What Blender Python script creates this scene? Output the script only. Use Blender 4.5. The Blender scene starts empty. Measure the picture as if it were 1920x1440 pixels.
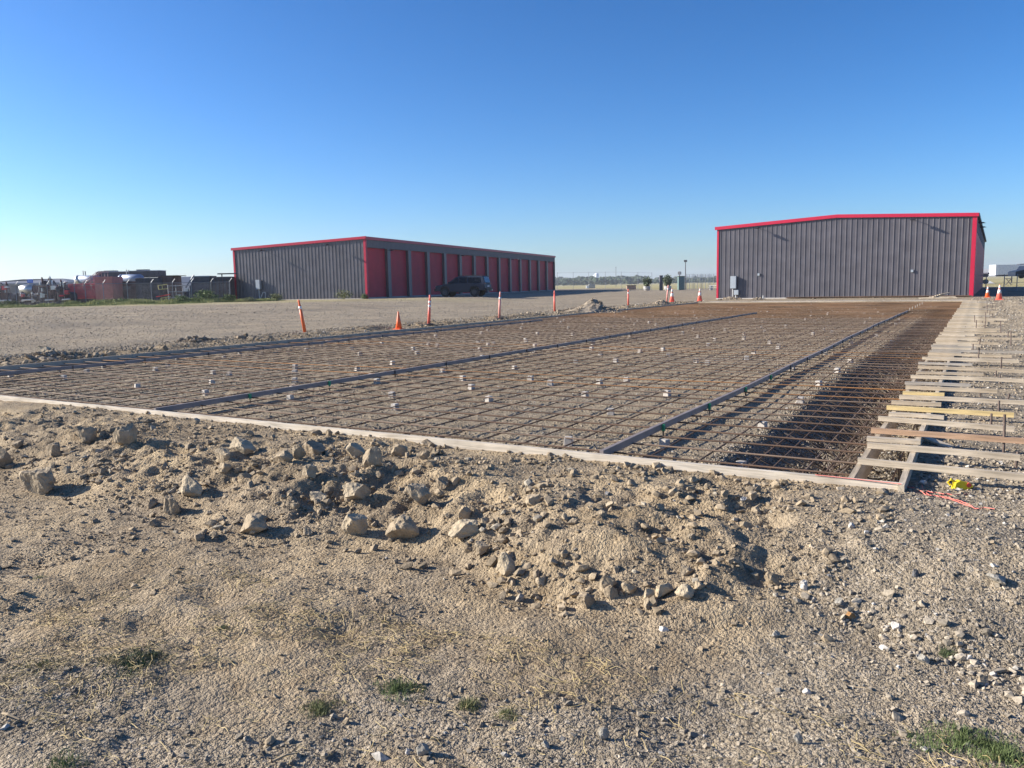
import bpy, math, random
import numpy as np
from mathutils import Vector, Matrix

scene = bpy.context.scene
R_ = math.radians
rng = np.random.default_rng(7)
random.seed(7)
COL = scene.collection

# ------------------------------------------------------------------ camera
FPX, CX, CY, CAMH = 1500.0, 960.0, 720.0, 1.45
def _ray(px, py):
    v = np.array([px-CX, py-CY, FPX]); return v/np.linalg.norm(v)
def hor(x): return 518-.0195*(x-1839)
_d1 = _ray(1839, 518)
_up = np.cross(_ray(0, hor(0)), _ray(1900, hor(1900))); _up /= np.linalg.norm(_up)
if _up[1] > 0: _up = -_up
_Y = _d1-_up*(_d1 @ _up); _Y /= np.linalg.norm(_Y)
_X = np.cross(_Y, _up)
RC = np.array([_X, _Y, _up])                       # camera (x right, y down, z forward) -> world
EYE = np.array([0, 0, CAMH])
def gp(px, py, z=0.0):                             # pixel of the photograph -> point at height z
    d = RC @ _ray(px, py); t = (z-CAMH)/d[2]; return EYE+t*d
def at(px, py, D):                                 # pixel -> point at forward distance D
    return EYE+RC @ (np.array([(px-CX)/FPX, (py-CY)/FPX, 1.])*D)
cam = bpy.data.cameras.new("camera"); camo = bpy.data.objects.new("camera", cam); COL.objects.link(camo)
cam.sensor_width = 36; cam.lens = FPX/1920*36; cam.clip_start = .05; cam.clip_end = 20000
M = Matrix.Identity(4)
for i in range(3):
    M[i][0] = RC[i, 0]; M[i][1] = -RC[i, 1]; M[i][2] = -RC[i, 2]; M[i][3] = EYE[i]
camo.matrix_world = M
scene.camera = camo

# ------------------------------------------------------------------ light
SUN_EL = R_(24); SD = np.array([.92, .39]); SD /= np.linalg.norm(SD)      # horizontal direction the light travels
world = bpy.data.worlds.new("World"); scene.world = world; world.use_nodes = True
nt = world.node_tree; bg = nt.nodes['Background']
sky = nt.nodes.new('ShaderNodeTexSky'); sky.sky_type = 'NISHITA'; sky.sun_disc = False
sky.sun_elevation = SUN_EL; sky.sun_rotation = math.atan2(-SD[0], -SD[1])
sky.altitude = 1500; sky.air_density = 1.0; sky.dust_density = 2.5; sky.ozone_density = 5
_m = nt.nodes.new('ShaderNodeMix'); _m.data_type = 'RGBA'; _m.blend_type = 'MULTIPLY'; _m.inputs[0].default_value = 1; _m.inputs[7].default_value = (.12, .12, .12, 1)
_g = nt.nodes.new('ShaderNodeGamma'); _g.inputs[1].default_value = 1.25; _h = nt.nodes.new('ShaderNodeHueSaturation'); _h.inputs['Saturation'].default_value = 1.13
nt.links.new(sky.outputs[0], _m.inputs[6]); nt.links.new(_m.outputs[2], _g.inputs[0]); nt.links.new(_g.outputs[0], _h.inputs['Color']); nt.links.new(_h.outputs[0], bg.inputs[0]); bg.inputs[1].default_value = .80
sl = bpy.data.lights.new("sun", 'SUN'); sl.energy = 4.4; sl.angle = R_(.55); sl.color = (1, .925, .81)
so = bpy.data.objects.new("sun", sl); COL.objects.link(so)
_t = Vector((SD[0]*math.cos(SUN_EL), SD[1]*math.cos(SUN_EL), -math.sin(SUN_EL)))
so.rotation_euler = _t.to_track_quat('-Z', 'Y').to_euler()
scene.view_settings.view_transform = 'Standard'; scene.view_settings.look = 'None'
scene.view_settings.exposure = 1.13; scene.view_settings.gamma = 1

# ------------------------------------------------------------------ helpers
def tag(o, label=None, cat=None, group=None, kind=None):
    if label: o['label'] = label
    if cat: o['category'] = cat
    if group: o['group'] = group
    if kind: o['kind'] = kind
    return o
def empty(name, loc, rz=0.0, label=None, cat=None, group=None):
    o = bpy.data.objects.new(name, None); COL.objects.link(o)
    o.location = tuple(float(v) for v in loc); o.rotation_euler = (0, 0, rz); o.empty_display_size = .2
    return tag(o, label, cat, group)
def copy_tree(o, parent=None):
    c = o.copy(); COL.objects.link(c); c.parent = parent
    for ch in list(o.children): copy_tree(ch, c)
    return c
def raw_mesh(name, V, Fs, mat=None, parent=None, loc=None, smooth=False, col=None):
    """V (n,3); Fs (m,k) array of equal-size faces, or list of faces"""
    me = bpy.data.meshes.new(name)
    V = np.asarray(V, dtype=np.float32)
    if isinstance(Fs, np.ndarray):
        k = Fs.shape[1]; m = len(Fs)
        me.vertices.add(len(V)); me.vertices.foreach_set('co', V.ravel())
        me.loops.add(m*k); me.loops.foreach_set('vertex_index', Fs.astype(np.int32).ravel())
        me.polygons.add(m); me.polygons.foreach_set('loop_start', np.arange(0, m*k, k, dtype=np.int32))
        me.polygons.foreach_set('loop_total', np.full(m, k, dtype=np.int32))
        me.update(calc_edges=True)
    else:
        me.from_pydata([tuple(map(float, v)) for v in V], [], Fs)
        me.update()
    me.polygons.foreach_set('use_smooth', np.full(len(me.polygons), smooth, dtype=bool))
    if col is not None:
        a = me.color_attributes.new('Col', 'FLOAT_COLOR', 'POINT')
        c = np.ones((len(V), 4), dtype=np.float32); c[:, :3] = col; a.data.foreach_set('color', c.ravel())
    if mat: me.materials.append(mat)
    o = bpy.data.objects.new(name, me); COL.objects.link(o)
    if parent: o.parent = parent
    if loc is not None: o.location = tuple(float(v) for v in loc)
    return o
class MB:
    def __init__(s): s.v = []; s.f = []
    def add(s, vs, fs):
        n = len(s.v); s.v += [tuple(map(float, v)) for v in vs]; s.f += [[i+n for i in f] for f in fs]; return s
    def hexa(s, p):     # 8 points: bottom 4, top 4
        return s.add(p, [(0, 3, 2, 1), (4, 5, 6, 7), (0, 1, 5, 4), (1, 2, 6, 5), (2, 3, 7, 6), (3, 0, 4, 7)])
    def box(s, x0, x1, y0, y1, z0, z1):
        return s.hexa([(x0, y0, z0), (x1, y0, z0), (x1, y1, z0), (x0, y1, z0), (x0, y0, z1), (x1, y0, z1), (x1, y1, z1), (x0, y1, z1)])
    def obox(s, p0, p1, w, h, z=None):
        """bar from p0 to p1 (centre line of its bottom), width w, height h"""
        p0 = np.array(p0, float); p1 = np.array(p1, float); d = p1-p0; n = np.array([-d[1], d[0], 0]); n /= np.linalg.norm(n)+1e-9; n *= w/2
        u = np.array([0, 0, h])
        return s.hexa([p0-n, p1-n, p1+n, p0+n, p0-n+u, p1-n+u, p1+n+u, p0+n+u])
    def tube(s, pts, r, n=6, cap=True):
        pts = [np.array(p, float) for p in pts]; vs = []; m = len(pts)
        rr = r if isinstance(r, (list, tuple)) else [r]*m
        for i, p in enumerate(pts):
            d = pts[min(i+1, m-1)]-pts[max(i-1, 0)]; d /= np.linalg.norm(d)+1e-9
            a = np.cross(d, [0, 0, 1]) if abs(d[2]) < .9 else np.cross(d, [1, 0, 0]); a /= np.linalg.norm(a); b = np.cross(d, a)
            for k in range(n):
                t = 2*math.pi*k/n; vs.append(p+rr[i]*(math.cos(t)*a+math.sin(t)*b))
        fs = []
        for i in range(m-1):
            for k in range(n): fs.append((i*n+k, i*n+(k+1) % n, (i+1)*n+(k+1) % n, (i+1)*n+k))
        if cap: fs += [tuple(range(n))[::-1], tuple((m-1)*n+k for k in range(n))]
        return s.add(vs, fs)
    def prism(s, poly, y0, y1, wfun=None):   # polygon in x,z extruded along y
        n = len(poly); vs = []
        for y in (y0, y1):
            for (x, z) in poly: vs.append((x, y*(wfun(z) if wfun else 1), z))
        fs = [tuple(range(n)), tuple(range(2*n-1, n-1, -1))]
        for i in range(n): fs.append((i, i+n, (i+1) % n+n, (i+1) % n))
        return s.add(vs, fs)
    def lathe(s, prof, c=(0, 0, 0), n=16):
        vs = []
        for r, z in prof:
            for k in range(n): t = 2*math.pi*k/n; vs.append((c[0]+r*math.cos(t), c[1]+r*math.sin(t), c[2]+z))
        fs = []
        for i in range(len(prof)-1):
            for k in range(n): fs.append((i*n+k, i*n+(k+1) % n, (i+1)*n+(k+1) % n, (i+1)*n+k))
        fs.append(tuple(range(n))[::-1]); fs.append(tuple((len(prof)-1)*n+k for k in range(n)))
        return s.add(vs, fs)
    def build(s, name, mat, parent=None, loc=None, smooth=False, xf=None, bevel=0):
        V = np.array(s.v)
        if xf is not None: V = xf(V)
        o = raw_mesh(name, V, s.f, mat, parent, loc, smooth)
        if bevel:
            b = o.modifiers.new('b', 'BEVEL'); b.width = bevel; b.segments = 1; b.limit_method = 'ANGLE'
        return o

def hash2(ix, iy, seed):
    h = (ix*374761393+iy*668265263+seed*1442695041) & 0xffffffff
    h = ((h ^ (h >> 13))*1274126177) & 0xffffffff
    h = h ^ (h >> 16)
    return (h & 0xffff)/65535.0
def vn(x, y, s=1.0, seed=0):
    x = np.asarray(x, float)/s; y = np.asarray(y, float)/s
    ix = np.floor(x).astype(np.int64); iy = np.floor(y).astype(np.int64); fx = x-ix; fy = y-iy
    fx = fx*fx*(3-2*fx); fy = fy*fy*(3-2*fy)
    a = hash2(ix, iy, seed); b = hash2(ix+1, iy, seed); c = hash2(ix, iy+1, seed); d = hash2(ix+1, iy+1, seed)
    return ((a*(1-fx)+b*fx)*(1-fy)+(c*(1-fx)+d*fx)*fy)*2-1
def fbm(x, y, s, seed, octv=4, g=.5):
    r = 0; a = 1
    for k in range(octv): r = r+a*vn(x, y, s, seed+k*17); s *= .5; a *= g
    return r
def sst(a, b, x):
    t = np.clip((x-a)/(b-a), 0, 1); return t*t*(3-2*t)

# ------------------------------------------------------------------ terrain function
XL, XI, XO, YF, YB = -17.4, -.76, -.42, 6.25, 56.2
LW0 = gp(689, 560, .4)[:2]; LW1 = gp(1041, 544.4, .4)[:2]
LS = (LW1-LW0)/np.linalg.norm(LW1-LW0); LN = np.array([LS[1], -LS[0]])      # along the long wall; outward normal
TOEX = np.array([-12, -8.75, -7.12, -5.63, -4.49, -3.85, -3.4, -2.48, -1.82, -1.39, -.88, -.3, 3])
TOEY = np.array([4.6, 4.37, 4.05, 3.98, 3.94, 4.15, 4.2, 3.95, 3.72, 3.85, 4.1, 4.3, 4.4])
PITS = [(-5.5, 2.85, .30, .07), (-3.92, 2.63, .16, .06), (-3.87, 3.07, .16, .05), (-2.9, 3.1, .14, .04), (-1.02, 4.45, .09, .05), (-2.15, 3.95, .12, .06),
        (-3.0, 5.0, .22, .06), (-2.1, 5.3, .2, .05), (-1.45, 5.2, .18, .08), (-4.4, 4.8, .22, .06), (-1.75, 4.75, .2, .06), (-6.0, 5.2, .25, .05), (-1.1, 5.2, .1, .07)]
LUMPS = [(-2.7, 5.0, .32, .10), (-2.25, 5.75, .30, .07), (-1.95, 4.6, .34, .11), (-3.5, 5.3, .4, .06), (-5.2, 5.2, .5, .07), (-1.45, 4.75, .22, .03), (-7.2, 5.3, .6, .06), (-2.35, 4.4, .22, .08),
         (-3.1, 5.6, .25, .06), (-4.2, 5.6, .3, .05)]
def terrain(x, y, micro=True):
    x = np.asarray(x, float); y = np.asarray(y, float)
    # ---- outside
    perp = (x-LW0[0])*LN[0]+(y-LW0[1])*LN[1]
    lot = .40*(1-sst(6, 11, perp)*.15-sst(11.5, 15.5, perp)*.62-sst(15, 36, perp)*.23)
    lot = lot*sst(300, 180, y)
    far = lot+fbm(x, y, 9, 5, 3)*.03
    left = np.where(x < XL, far*sst(XL-1, XL-8, x)+(-.03)*sst(XL-6, XL, x), 0)
    spoil = np.exp(-((x+18.35+.25*vn(y, 0*y, 3, 8))/.42)**2)*sst(60, 52, y)*(.03+.09*np.clip(fbm(x, y, .8, 31, 3), 0, 1.2)+.05*np.clip(vn(x, y, 3, 77), 0, 1))
    left = left+spoil*sst(XL-.05, XL-.35, x)
    ty = np.interp(x, TOEX, TOEY)+.18*vn(x, y, .6, 3)
    tr = sst(-1.7, -.1, x)
    low = -.36+.14*tr*sst(3.2, 6.2, y)+.012*(x+3)*sst(-9, -3, x)*0
    t = np.clip((y-ty)/(YF-.05-ty), 0, 1); prof = 1-(1-t)**2.5; prof = prof*(1-.12*tr)
    front = low+.31*prof+.035*fbm(x, y, 1.3, 11, 3)*(1-.8*t)
    for (a, b, r, h) in LUMPS: front = front+h*np.exp(-((x-a)**2+(y-b)**2)/r**2)*(1-sst(5.75, 6.2, y))
    for (a, b, r, h) in PITS: front = front-h*np.exp(-(((x-a)*.75)**2+(y-b)**2)/r**2*1.3)
    bm = sst(0, .25, t)*(1-.6*tr)*(1-.75*sst(5.85, 6.2, y))
    rid = (1-np.abs(fbm(x, y, .42, 41, 3)))
    front = front+bm*(.062*(rid-.55)+.034*fbm(x, y, .17, 47, 4))+(1-bm)*(.016*fbm(x, y, .45, 51, 4)+.02*fbm(x, y, 1.1, 53, 2))
    front = np.minimum(front, -.022-.035*sst(-13, -9, x)+.03*vn(x, y, .5, 57))
    right = -.085+.02*fbm(x, y, 1.2, 61, 3)+(.16+.08*vn(x, y, 5, 63))*np.exp(-((x-1.9-.25*vn(y, 0*y, 6, 9))/.55)**2)*sst(11, 18, y)*sst(58, 50, y)+.1*sst(2.6, 4.5, x)
    right = right+(.18)*sst(48, 62, y)
    back = .0+.02*fbm(x, y, 2, 71, 2)
    z = np.where(y < YF, front, back)
    side_r = sst(XO-.3, XO+.1, x)
    zb = np.where((y >= YF) & (x > XO-.02), right, z)
    # blend right strip with the foreground and the far yard
    blend = sst(YF-1.6, YF+.1, y)*sst(-.9, .3, x)
    zb = np.where(y < YF, z*(1-blend*.0)+0*blend, zb)
    w = sst(YF+1.2, YF-.2, y)
    zb = np.where((y >= YF) & (x > XO-.02), right*(1-w)+w*(-.09), zb)
    zb = np.where(y > 60, back*(x >= XL)+left*(x < XL)*1.0, zb)
    z = np.where((x < XL) & (y >= YF), left, zb)
    wl = sst(XL-.1, XL-2.0, x)*sst(YF-2.5, YF+.5, y)
    z = np.where((x < XL) & (y < YF), z*(1-wl)+left*wl, z)
    # ---- inside the forms
    ins = (x > XL) & (x < XO) & (y > YF) & (y < YB)
    b = -.150+.012*fbm(x, y, 1.0, 81, 3)
    b = b-.10*sst(YF+.75, YF+.2, y)*sst(-1.9, -2.4, x)
    tr = .62*sst(-1.95+.08*vn(y, 0*y, .7, 4), -1.66, x)+.38*sst(-1.7, -1.2, x)
    b = b-(.29+.06*vn(x, y, .5, 91))*tr+.05*sst(-1.1, -.8, x)
    z = np.where(ins, b, z)
    far_fl = sst(180, 400, np.hypot(x, y))
    z = z*(1-far_fl)
    if micro: z = z+np.where(np.hypot(x, y) < 60, .006*fbm(x, y, .07, 101, 2), 0)
    return z
def H1(x, y): return float(terrain(np.array([x]), np.array([y]), False)[0])
def hit(px, py):                       # where the ground is seen at that pixel
    d = RC @ _ray(px, py)
    if d[2] > -1e-3: d[2] = -1e-3
    T = 1.5*1.006**np.arange(940); P = EYE[None]+T[:, None]*d
    h = terrain(P[:, 0], P[:, 1], False); k = np.argmax(P[:, 2] <= h)
    if P[k, 2] > h[k]: k = len(T)-1
    if k > 0:
        e0 = P[k-1, 2]-h[k-1]; e1 = P[k, 2]-h[k]; f = e0/(e0-e1) if e0 != e1 else 1; p = P[k-1]*(1-f)+P[k]*f
    else: p = P[0]
    return np.array([p[0], p[1], H1(p[0], p[1])])
def depth_of(p): return float((RC.T @ (np.array(p)-EYE))[2])
def proj(p):
    v = RC.T @ (np.asarray(p, float).reshape(-1, 3)-EYE).T
    return CX+FPX*v[0]/v[2], CY+FPX*v[1]/v[2], v[2]

# dirt mask
def dirt_mask(x, y):
    n = fbm(x, y, .9, 201, 3)*.35
    # foreground: tan dirt, grey gravel to the right and along the very bottom
    d_line = np.interp(x, [-7, -4.5, -2.74, -1.61, -1.0, -.3], [1.9, 2.25, 2.7, 2.85, 3.4, 5.6])
    n2 = fbm(x, y, 1.6, 207, 4)
    m = sst(-.5, .5, (y-d_line)+.15+n*1.4+.45*n2)
    m = m*(1-sst(-1.15, -.35, x+.5*n+.12*(6-y)*0))
    m = np.where((y > YF), 0, m)
    m = np.where((x < XL) & (y > YF-2), sst(-.9, -.2, -np.abs(x+18.2)+.4+n), m)
    tan_in = sst(-1.05, -.85, x+.15*n)*.8
    m = np.where((x > XL) & (x < XO) & (y > YF) & (y < YB), np.maximum(tan_in, .12+.35*sst(-.1, .6, n*2+.5*fbm(x, y, 3.5, 211, 3))), m)
    m = np.where((y > YB) & (x > XL) & (x < XO) & (y < 67), .35, m)
    return m

# ------------------------------------------------------------------ materials
def N(t, ty, **k):
    n = t.nodes.new(ty)
    for a, v in k.items():
        if a in n.inputs: n.inputs[a].default_value = v
        else: setattr(n, a, v)
    return n
def ramp(t, pts):
    n = t.nodes.new('ShaderNodeValToRGB'); e = n.color_ramp.elements
    e[0].position = pts[0][0]; e[0].color = (*pts[0][1], 1); e[1].position = pts[-1][0]; e[1].color = (*pts[-1][1], 1)
    for p, c in pts[1:-1]: q = e.new(p); q.color = (*c, 1)
    return n
_mc = {}
def mat(name, c, rough=.8, metal=0., var=.25, scale=6., bump=0., bscale=40., c2=None, coat=0.):
    if name in _mc: return _mc[name]
    m = bpy.data.materials.new(name); m.use_nodes = True; t = m.node_tree; L = t.links; p = t.nodes['Principled BSDF']
    tc = N(t, 'ShaderNodeTexCoord'); nz = N(t, 'ShaderNodeTexNoise'); nz.inputs['Scale'].default_value = scale; nz.inputs['Detail'].default_value = 6
    L.new(tc.outputs['Object'], nz.inputs['Vector'])
    a = tuple(min(1, v*(1-var)) for v in c); b = c2 or tuple(min(1, v*(1+var)) for v in c)
    r = ramp(t, [(.3, a), (.7, b)]); L.new(nz.outputs['Fac'], r.inputs['Fac']); L.new(r.outputs['Color'], p.inputs['Base Color'])
    p.inputs['Roughness'].default_value = rough; p.inputs['Metallic'].default_value = metal
    if coat: p.inputs['Coat Weight'].default_value = coat
    if bump:
        n2 = N(t, 'ShaderNodeTexNoise'); n2.inputs['Scale'].default_value = bscale; n2.inputs['Detail'].default_value = 5
        L.new(tc.outputs['Object'], n2.inputs['Vector']); bp = N(t, 'ShaderNodeBump'); bp.inputs['Strength'].default_value = 1; bp.inputs['Distance'].default_value = bump
        L.new(n2.outputs['Fac'], bp.inputs['Height']); L.new(bp.outputs[0], p.inputs['Normal'])
    _mc[name] = m; return m
def wood(name, c, gray=.3):
    if name in _mc: return _mc[name]
    m = bpy.data.materials.new(name); m.use_nodes = True; t = m.node_tree; L = t.links; p = t.nodes['Principled BSDF']
    tc = N(t, 'ShaderNodeTexCoord'); mp = N(t, 'ShaderNodeMapping'); mp.inputs['Scale'].default_value = (1.2, 26, 26)
    L.new(tc.outputs['Object'], mp.inputs[0]); nz = N(t, 'ShaderNodeTexNoise', Scale=2.0, Detail=6, Distortion=1.2); L.new(mp.outputs[0], nz.inputs['Vector'])
    a = tuple(v*.62 for v in c); b = tuple(min(1, v*1.25) for v in c)
    r = ramp(t, [(.28, a), (.5, c), (.75, b)]); L.new(nz.outputs['Fac'], r.inputs['Fac'])
    n3 = N(t, 'ShaderNodeTexNoise', Scale=2.5, Detail=4); L.new(tc.outputs['Object'], n3.inputs['Vector'])
    r3 = ramp(t, [(.3, (.42, .38, .33)), (.45, (.8, .78, .75)), (.6, (1, 1, 1)), (.8, (1.1, 1.08, 1.0))]); L.new(n3.outputs['Fac'], r3.inputs['Fac'])
    mx = N(t, 'ShaderNodeMix', data_type='RGBA', blend_type='MULTIPLY'); mx.inputs[0].default_value = gray*2
    L.new(r.outputs[0], mx.inputs[6]); L.new(r3.outputs[0], mx.inputs[7]); L.new(mx.outputs[2], p.inputs['Base Color'])
    p.inputs['Roughness'].default_value = .8
    bp = N(t, 'ShaderNodeBump', Strength=.6, Distance=.003); L.new(nz.outputs['Fac'], bp.inputs['Height']); L.new(bp.outputs[0], p.inputs['Normal'])
    _mc[name] = m; return m
def stone_mat(name):
    m = bpy.data.materials.new(name); m.use_nodes = True; t = m.node_tree; L = t.links; p = t.nodes['Principled BSDF']
    a = N(t, 'ShaderNodeVertexColor'); a.layer_name = 'Col'
    tc = N(t, 'ShaderNodeTexCoord'); nz = N(t, 'ShaderNodeTexNoise', Scale=70., Detail=4); L.new(tc.outputs['Object'], nz.inputs['Vector'])
    r = ramp(t, [(.3, (.7, .7, .7)), (.7, (1.15, 1.12, 1.1))]); L.new(nz.outputs['Fac'], r.inputs['Fac'])
    mx = N(t, 'ShaderNodeMix', data_type='RGBA', blend_type='MULTIPLY'); mx.inputs[0].default_value = 1
    L.new(a.outputs[0], mx.inputs[6]); L.new(r.outputs[0], mx.inputs[7]); L.new(mx.outputs[2], p.inputs['Base Color']); p.inputs['Roughness'].default_value = .95
    p.inputs['Specular IOR Level'].default_value = .2
    bp = N(t, 'ShaderNodeBump', Strength=.8, Distance=.004); L.new(nz.outputs['Fac'], bp.inputs['Height']); L.new(bp.outputs[0], p.inputs['Normal'])
    return m
DIRT = (.375, .302, .208); GRAV = (.26, .235, .21)
def ground_mat():
    m = bpy.data.materials.new('ground_soil_and_gravel'); m.use_nodes = True; t = m.node_tree; L = t.links; p = t.nodes['Principled BSDF']
    a = N(t, 'ShaderNodeVertexColor'); a.layer_name = 'Col'; sp = N(t, 'ShaderNodeSeparateColor'); L.new(a.outputs[0], sp.inputs[0])
    tc = N(t, 'ShaderNodeTexCoord'); co = tc.outputs['Object']
    def noise(s, d=6, dist=0.):
        n = N(t, 'ShaderNodeTexNoise', Scale=s, Detail=d, Distortion=dist); L.new(co, n.inputs['Vector']); return n
    def vor(s, f='F1'):
        n = N(t, 'ShaderNodeTexVoronoi', Scale=s); n.feature = f; L.new(co, n.inputs['Vector']); return n
    def mix(f, x, y, bt='MIX', fac=None):
        n = N(t, 'ShaderNodeMix', data_type='RGBA', blend_type=bt)
        if f is not None: L.new(f, n.inputs[0])
        else: n.inputs[0].default_value = fac
        for s, i in ((x, 6), (y, 7)):
            if hasattr(s, 'links'): L.new(s, n.inputs[i])
            else: n.inputs[i].default_value = (*s, 1)
        return n.outputs[2]
    v1 = vor(45); v2 = vor(130)
    s1 = N(t, 'ShaderNodeSeparateColor'); L.new(v1.outputs['Color'], s1.inputs[0])
    s2 = N(t, 'ShaderNodeSeparateColor'); L.new(v2.outputs['Color'], s2.inputs[0])
    g1 = ramp(t, [(0, (.205, .172, .126)), (.6, (.33, .278, .203)), (.88, (.405, .345, .262)), (1, (.56, .51, .43))]); L.new(s1.outputs[0], g1.inputs[0])
    g2 = ramp(t, [(0, (.235, .194, .142)), (.7, (.35, .295, .218)), (1, (.485, .42, .33))]); L.new(s2.outputs[0], g2.inputs[0])
    grav = mix(None, g1.outputs[0], g2.outputs[0], fac=.55)
    d1 = ramp(t, [(.25, (.28, .213, .136)), (.5, DIRT), (.75, (.48, .388, .265))]); L.new(noise(9, 10, .3).outputs['Fac'], d1.inputs[0])
    d2 = ramp(t, [(.3, (.75, .75, .78)), (.7, (1.12, 1.08, 1.0))]); L.new(noise(1.3, 4).outputs['Fac'], d2.inputs[0])
    dirt = mix(None, d1.outputs[0], d2.outputs[0], 'MULTIPLY', 1)
    d3 = ramp(t, [(0, (.75, .73, .7)), (.7, (1, 1, 1)), (1, (1.3, 1.27, 1.2))]); L.new(s2.outputs[1], d3.inputs[0])
    dirt = mix(None, dirt, d3.outputs[0], 'MULTIPLY', .8)
    gv = ramp(t, [(.3, (.80, .80, .82)), (.7, (1.14, 1.1, 1.04))]); L.new(noise(.5, 4).outputs['Fac'], gv.inputs[0])
    mp = N(t, 'ShaderNodeMapping'); mp.inputs['Rotation'].default_value = (0, 0, .95); mp.inputs['Scale'].default_value = (.12, 1.1, 1); L.new(co, mp.inputs[0])
    nt_ = N(t, 'ShaderNodeTexNoise', Scale=1.0, Detail=8); L.new(mp.outputs[0], nt_.inputs['Vector']); tr_ = ramp(t, [(.35, (.93, .93, .93)), (.5, (1, 1, 1)), (.68, (1.08, 1.07, 1.05))]); L.new(nt_.outputs['Fac'], tr_.inputs[0])
    grav = mix(None, grav, tr_.outputs[0], 'MULTIPLY', 1)
    ng = noise(7, 10); rg = ramp(t, [(.3, (.78, .77, .76)), (.55, (1, 1, 1)), (.8, (1.25, 1.22, 1.18))]); L.new(ng.outputs['Fac'], rg.inputs[0]); grav = mix(None, grav, rg.outputs[0], 'MULTIPLY', 1)
    grav = mix(None, grav, gv.outputs[0], 'MULTIPLY', 1)
    base = mix(sp.outputs[0], grav, dirt)
    f1 = ramp(t, [(.3, (.27, .235, .11)), (.55, (.42, .36, .18)), (.75, (.50, .45, .27))]); L.new(noise(.08, 8).outputs['Fac'], f1.inputs[0])
    base = mix(sp.outputs[1], base, f1.outputs[0])
    w = mix(None, base, (.62, .6, .58), 'MULTIPLY', 1); base = mix(sp.outputs[2], base, w)
    L.new(base, p.inputs['Base Color']); p.inputs['Roughness'].default_value = .95; p.inputs['Specular IOR Level'].default_value = .15
    h1 = N(t, 'ShaderNodeMath', operation='MULTIPLY_ADD'); L.new(v1.outputs['Distance'], h1.inputs[0]); h1.inputs[1].default_value = -1.0
    n3 = noise(60, 8); L.new(n3.outputs['Fac'], h1.inputs[2])
    h2 = N(t, 'ShaderNodeMath', operation='MULTIPLY_ADD'); L.new(v2.outputs['Distance'], h2.inputs[0]); h2.inputs[1].default_value = -.5; L.new(h1.outputs[0], h2.inputs[2])
    bp = N(t, 'ShaderNodeBump', Strength=1., Distance=.012); L.new(h2.outputs[0], bp.inputs['Height']); L.new(bp.outputs[0], p.inputs['Normal'])
    return m

# ------------------------------------------------------------------ ground sheet
def spaced(segs):
    out = [segs[0][0]]
    for (a, b, s) in segs: n = max(1, int(round((b-a)/s))); out += list(np.linspace(a, b, n+1)[1:])
    return out
def geo(a, b, s0, g=1.14):
    out = [a]; s = s0; sg = 1 if b > a else -1
    while (b-out[-1])*sg > 0: out.append(out[-1]+sg*s); s *= g
    return out[1:]
gx = geo(-19.2, -4500, .1, 1.09)[::-1]+spaced([(-19.2, -17.0, .06), (-17.0, -10.5, .12), (-10.5, -8, .03), (-8, -.2, .018), (-.2, 1.8, .025), (1.8, 4.4, .06)])+geo(4.4, 3500, .12, 1.13)
gy = geo(1.5, -600, .06, 1.3)[::-1]+spaced([(1.5, 6.5, .018), (6.5, 8.5, .03), (8.5, 14, .06), (14, 24, .11), (24, 62, .25)])+geo(62, 7000, .5, 1.09)
gx = np.array(gx); gy = np.array(gy)
GX, GY = np.meshgrid(gx, gy); gxx = GX.ravel(); gyy = GY.ravel()
gz = terrain(gxx, gyy)
nx, ny = len(gx), len(gy)
ii = (np.arange(ny-1)[:, None]*nx+np.arange(nx-1)[None, :]).ravel()
GF = np.stack([ii, ii+1, ii+1+nx, ii+nx], 1)
dm = dirt_mask(gxx, gyy)
fence_line = np.interp(gxx, [-120, -87, -53, -47, 0, 40], [185, 168, 141, 164, 120, 95])
field = sst(-6, 6, gyy-fence_line-8+6*vn(gxx, gyy, 20, 301))
field = np.maximum(field, sst(5, 40, -gxx-110))
field = np.maximum(field, .55*sst(-4, 2, (-gxx*.5+gyy*.86)-66+2*vn(gxx, gyy, 4, 309))*sst(-30, -50, gxx)*sst(LW0[1]+1.5, LW0[1]-2, gyy)*sst(20, 30, gyy))
rough = (gxx > XL) & (gxx < XO) & (gyy > YF) & (gyy < YB)
wet = np.clip(.5*sst(.0, .9, fbm(gxx, gyy, .8, 333, 3))*(dm > .4)+.25*sst(.1, .8, fbm(gxx, gyy, 3.5, 337, 3)), 0, 1)
ground = raw_mesh('ground', np.stack([gxx, gyy, gz], 1), GF, ground_mat(), smooth=True, col=np.stack([dm, field, wet], 1))
tag(ground, kind='structure')

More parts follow.
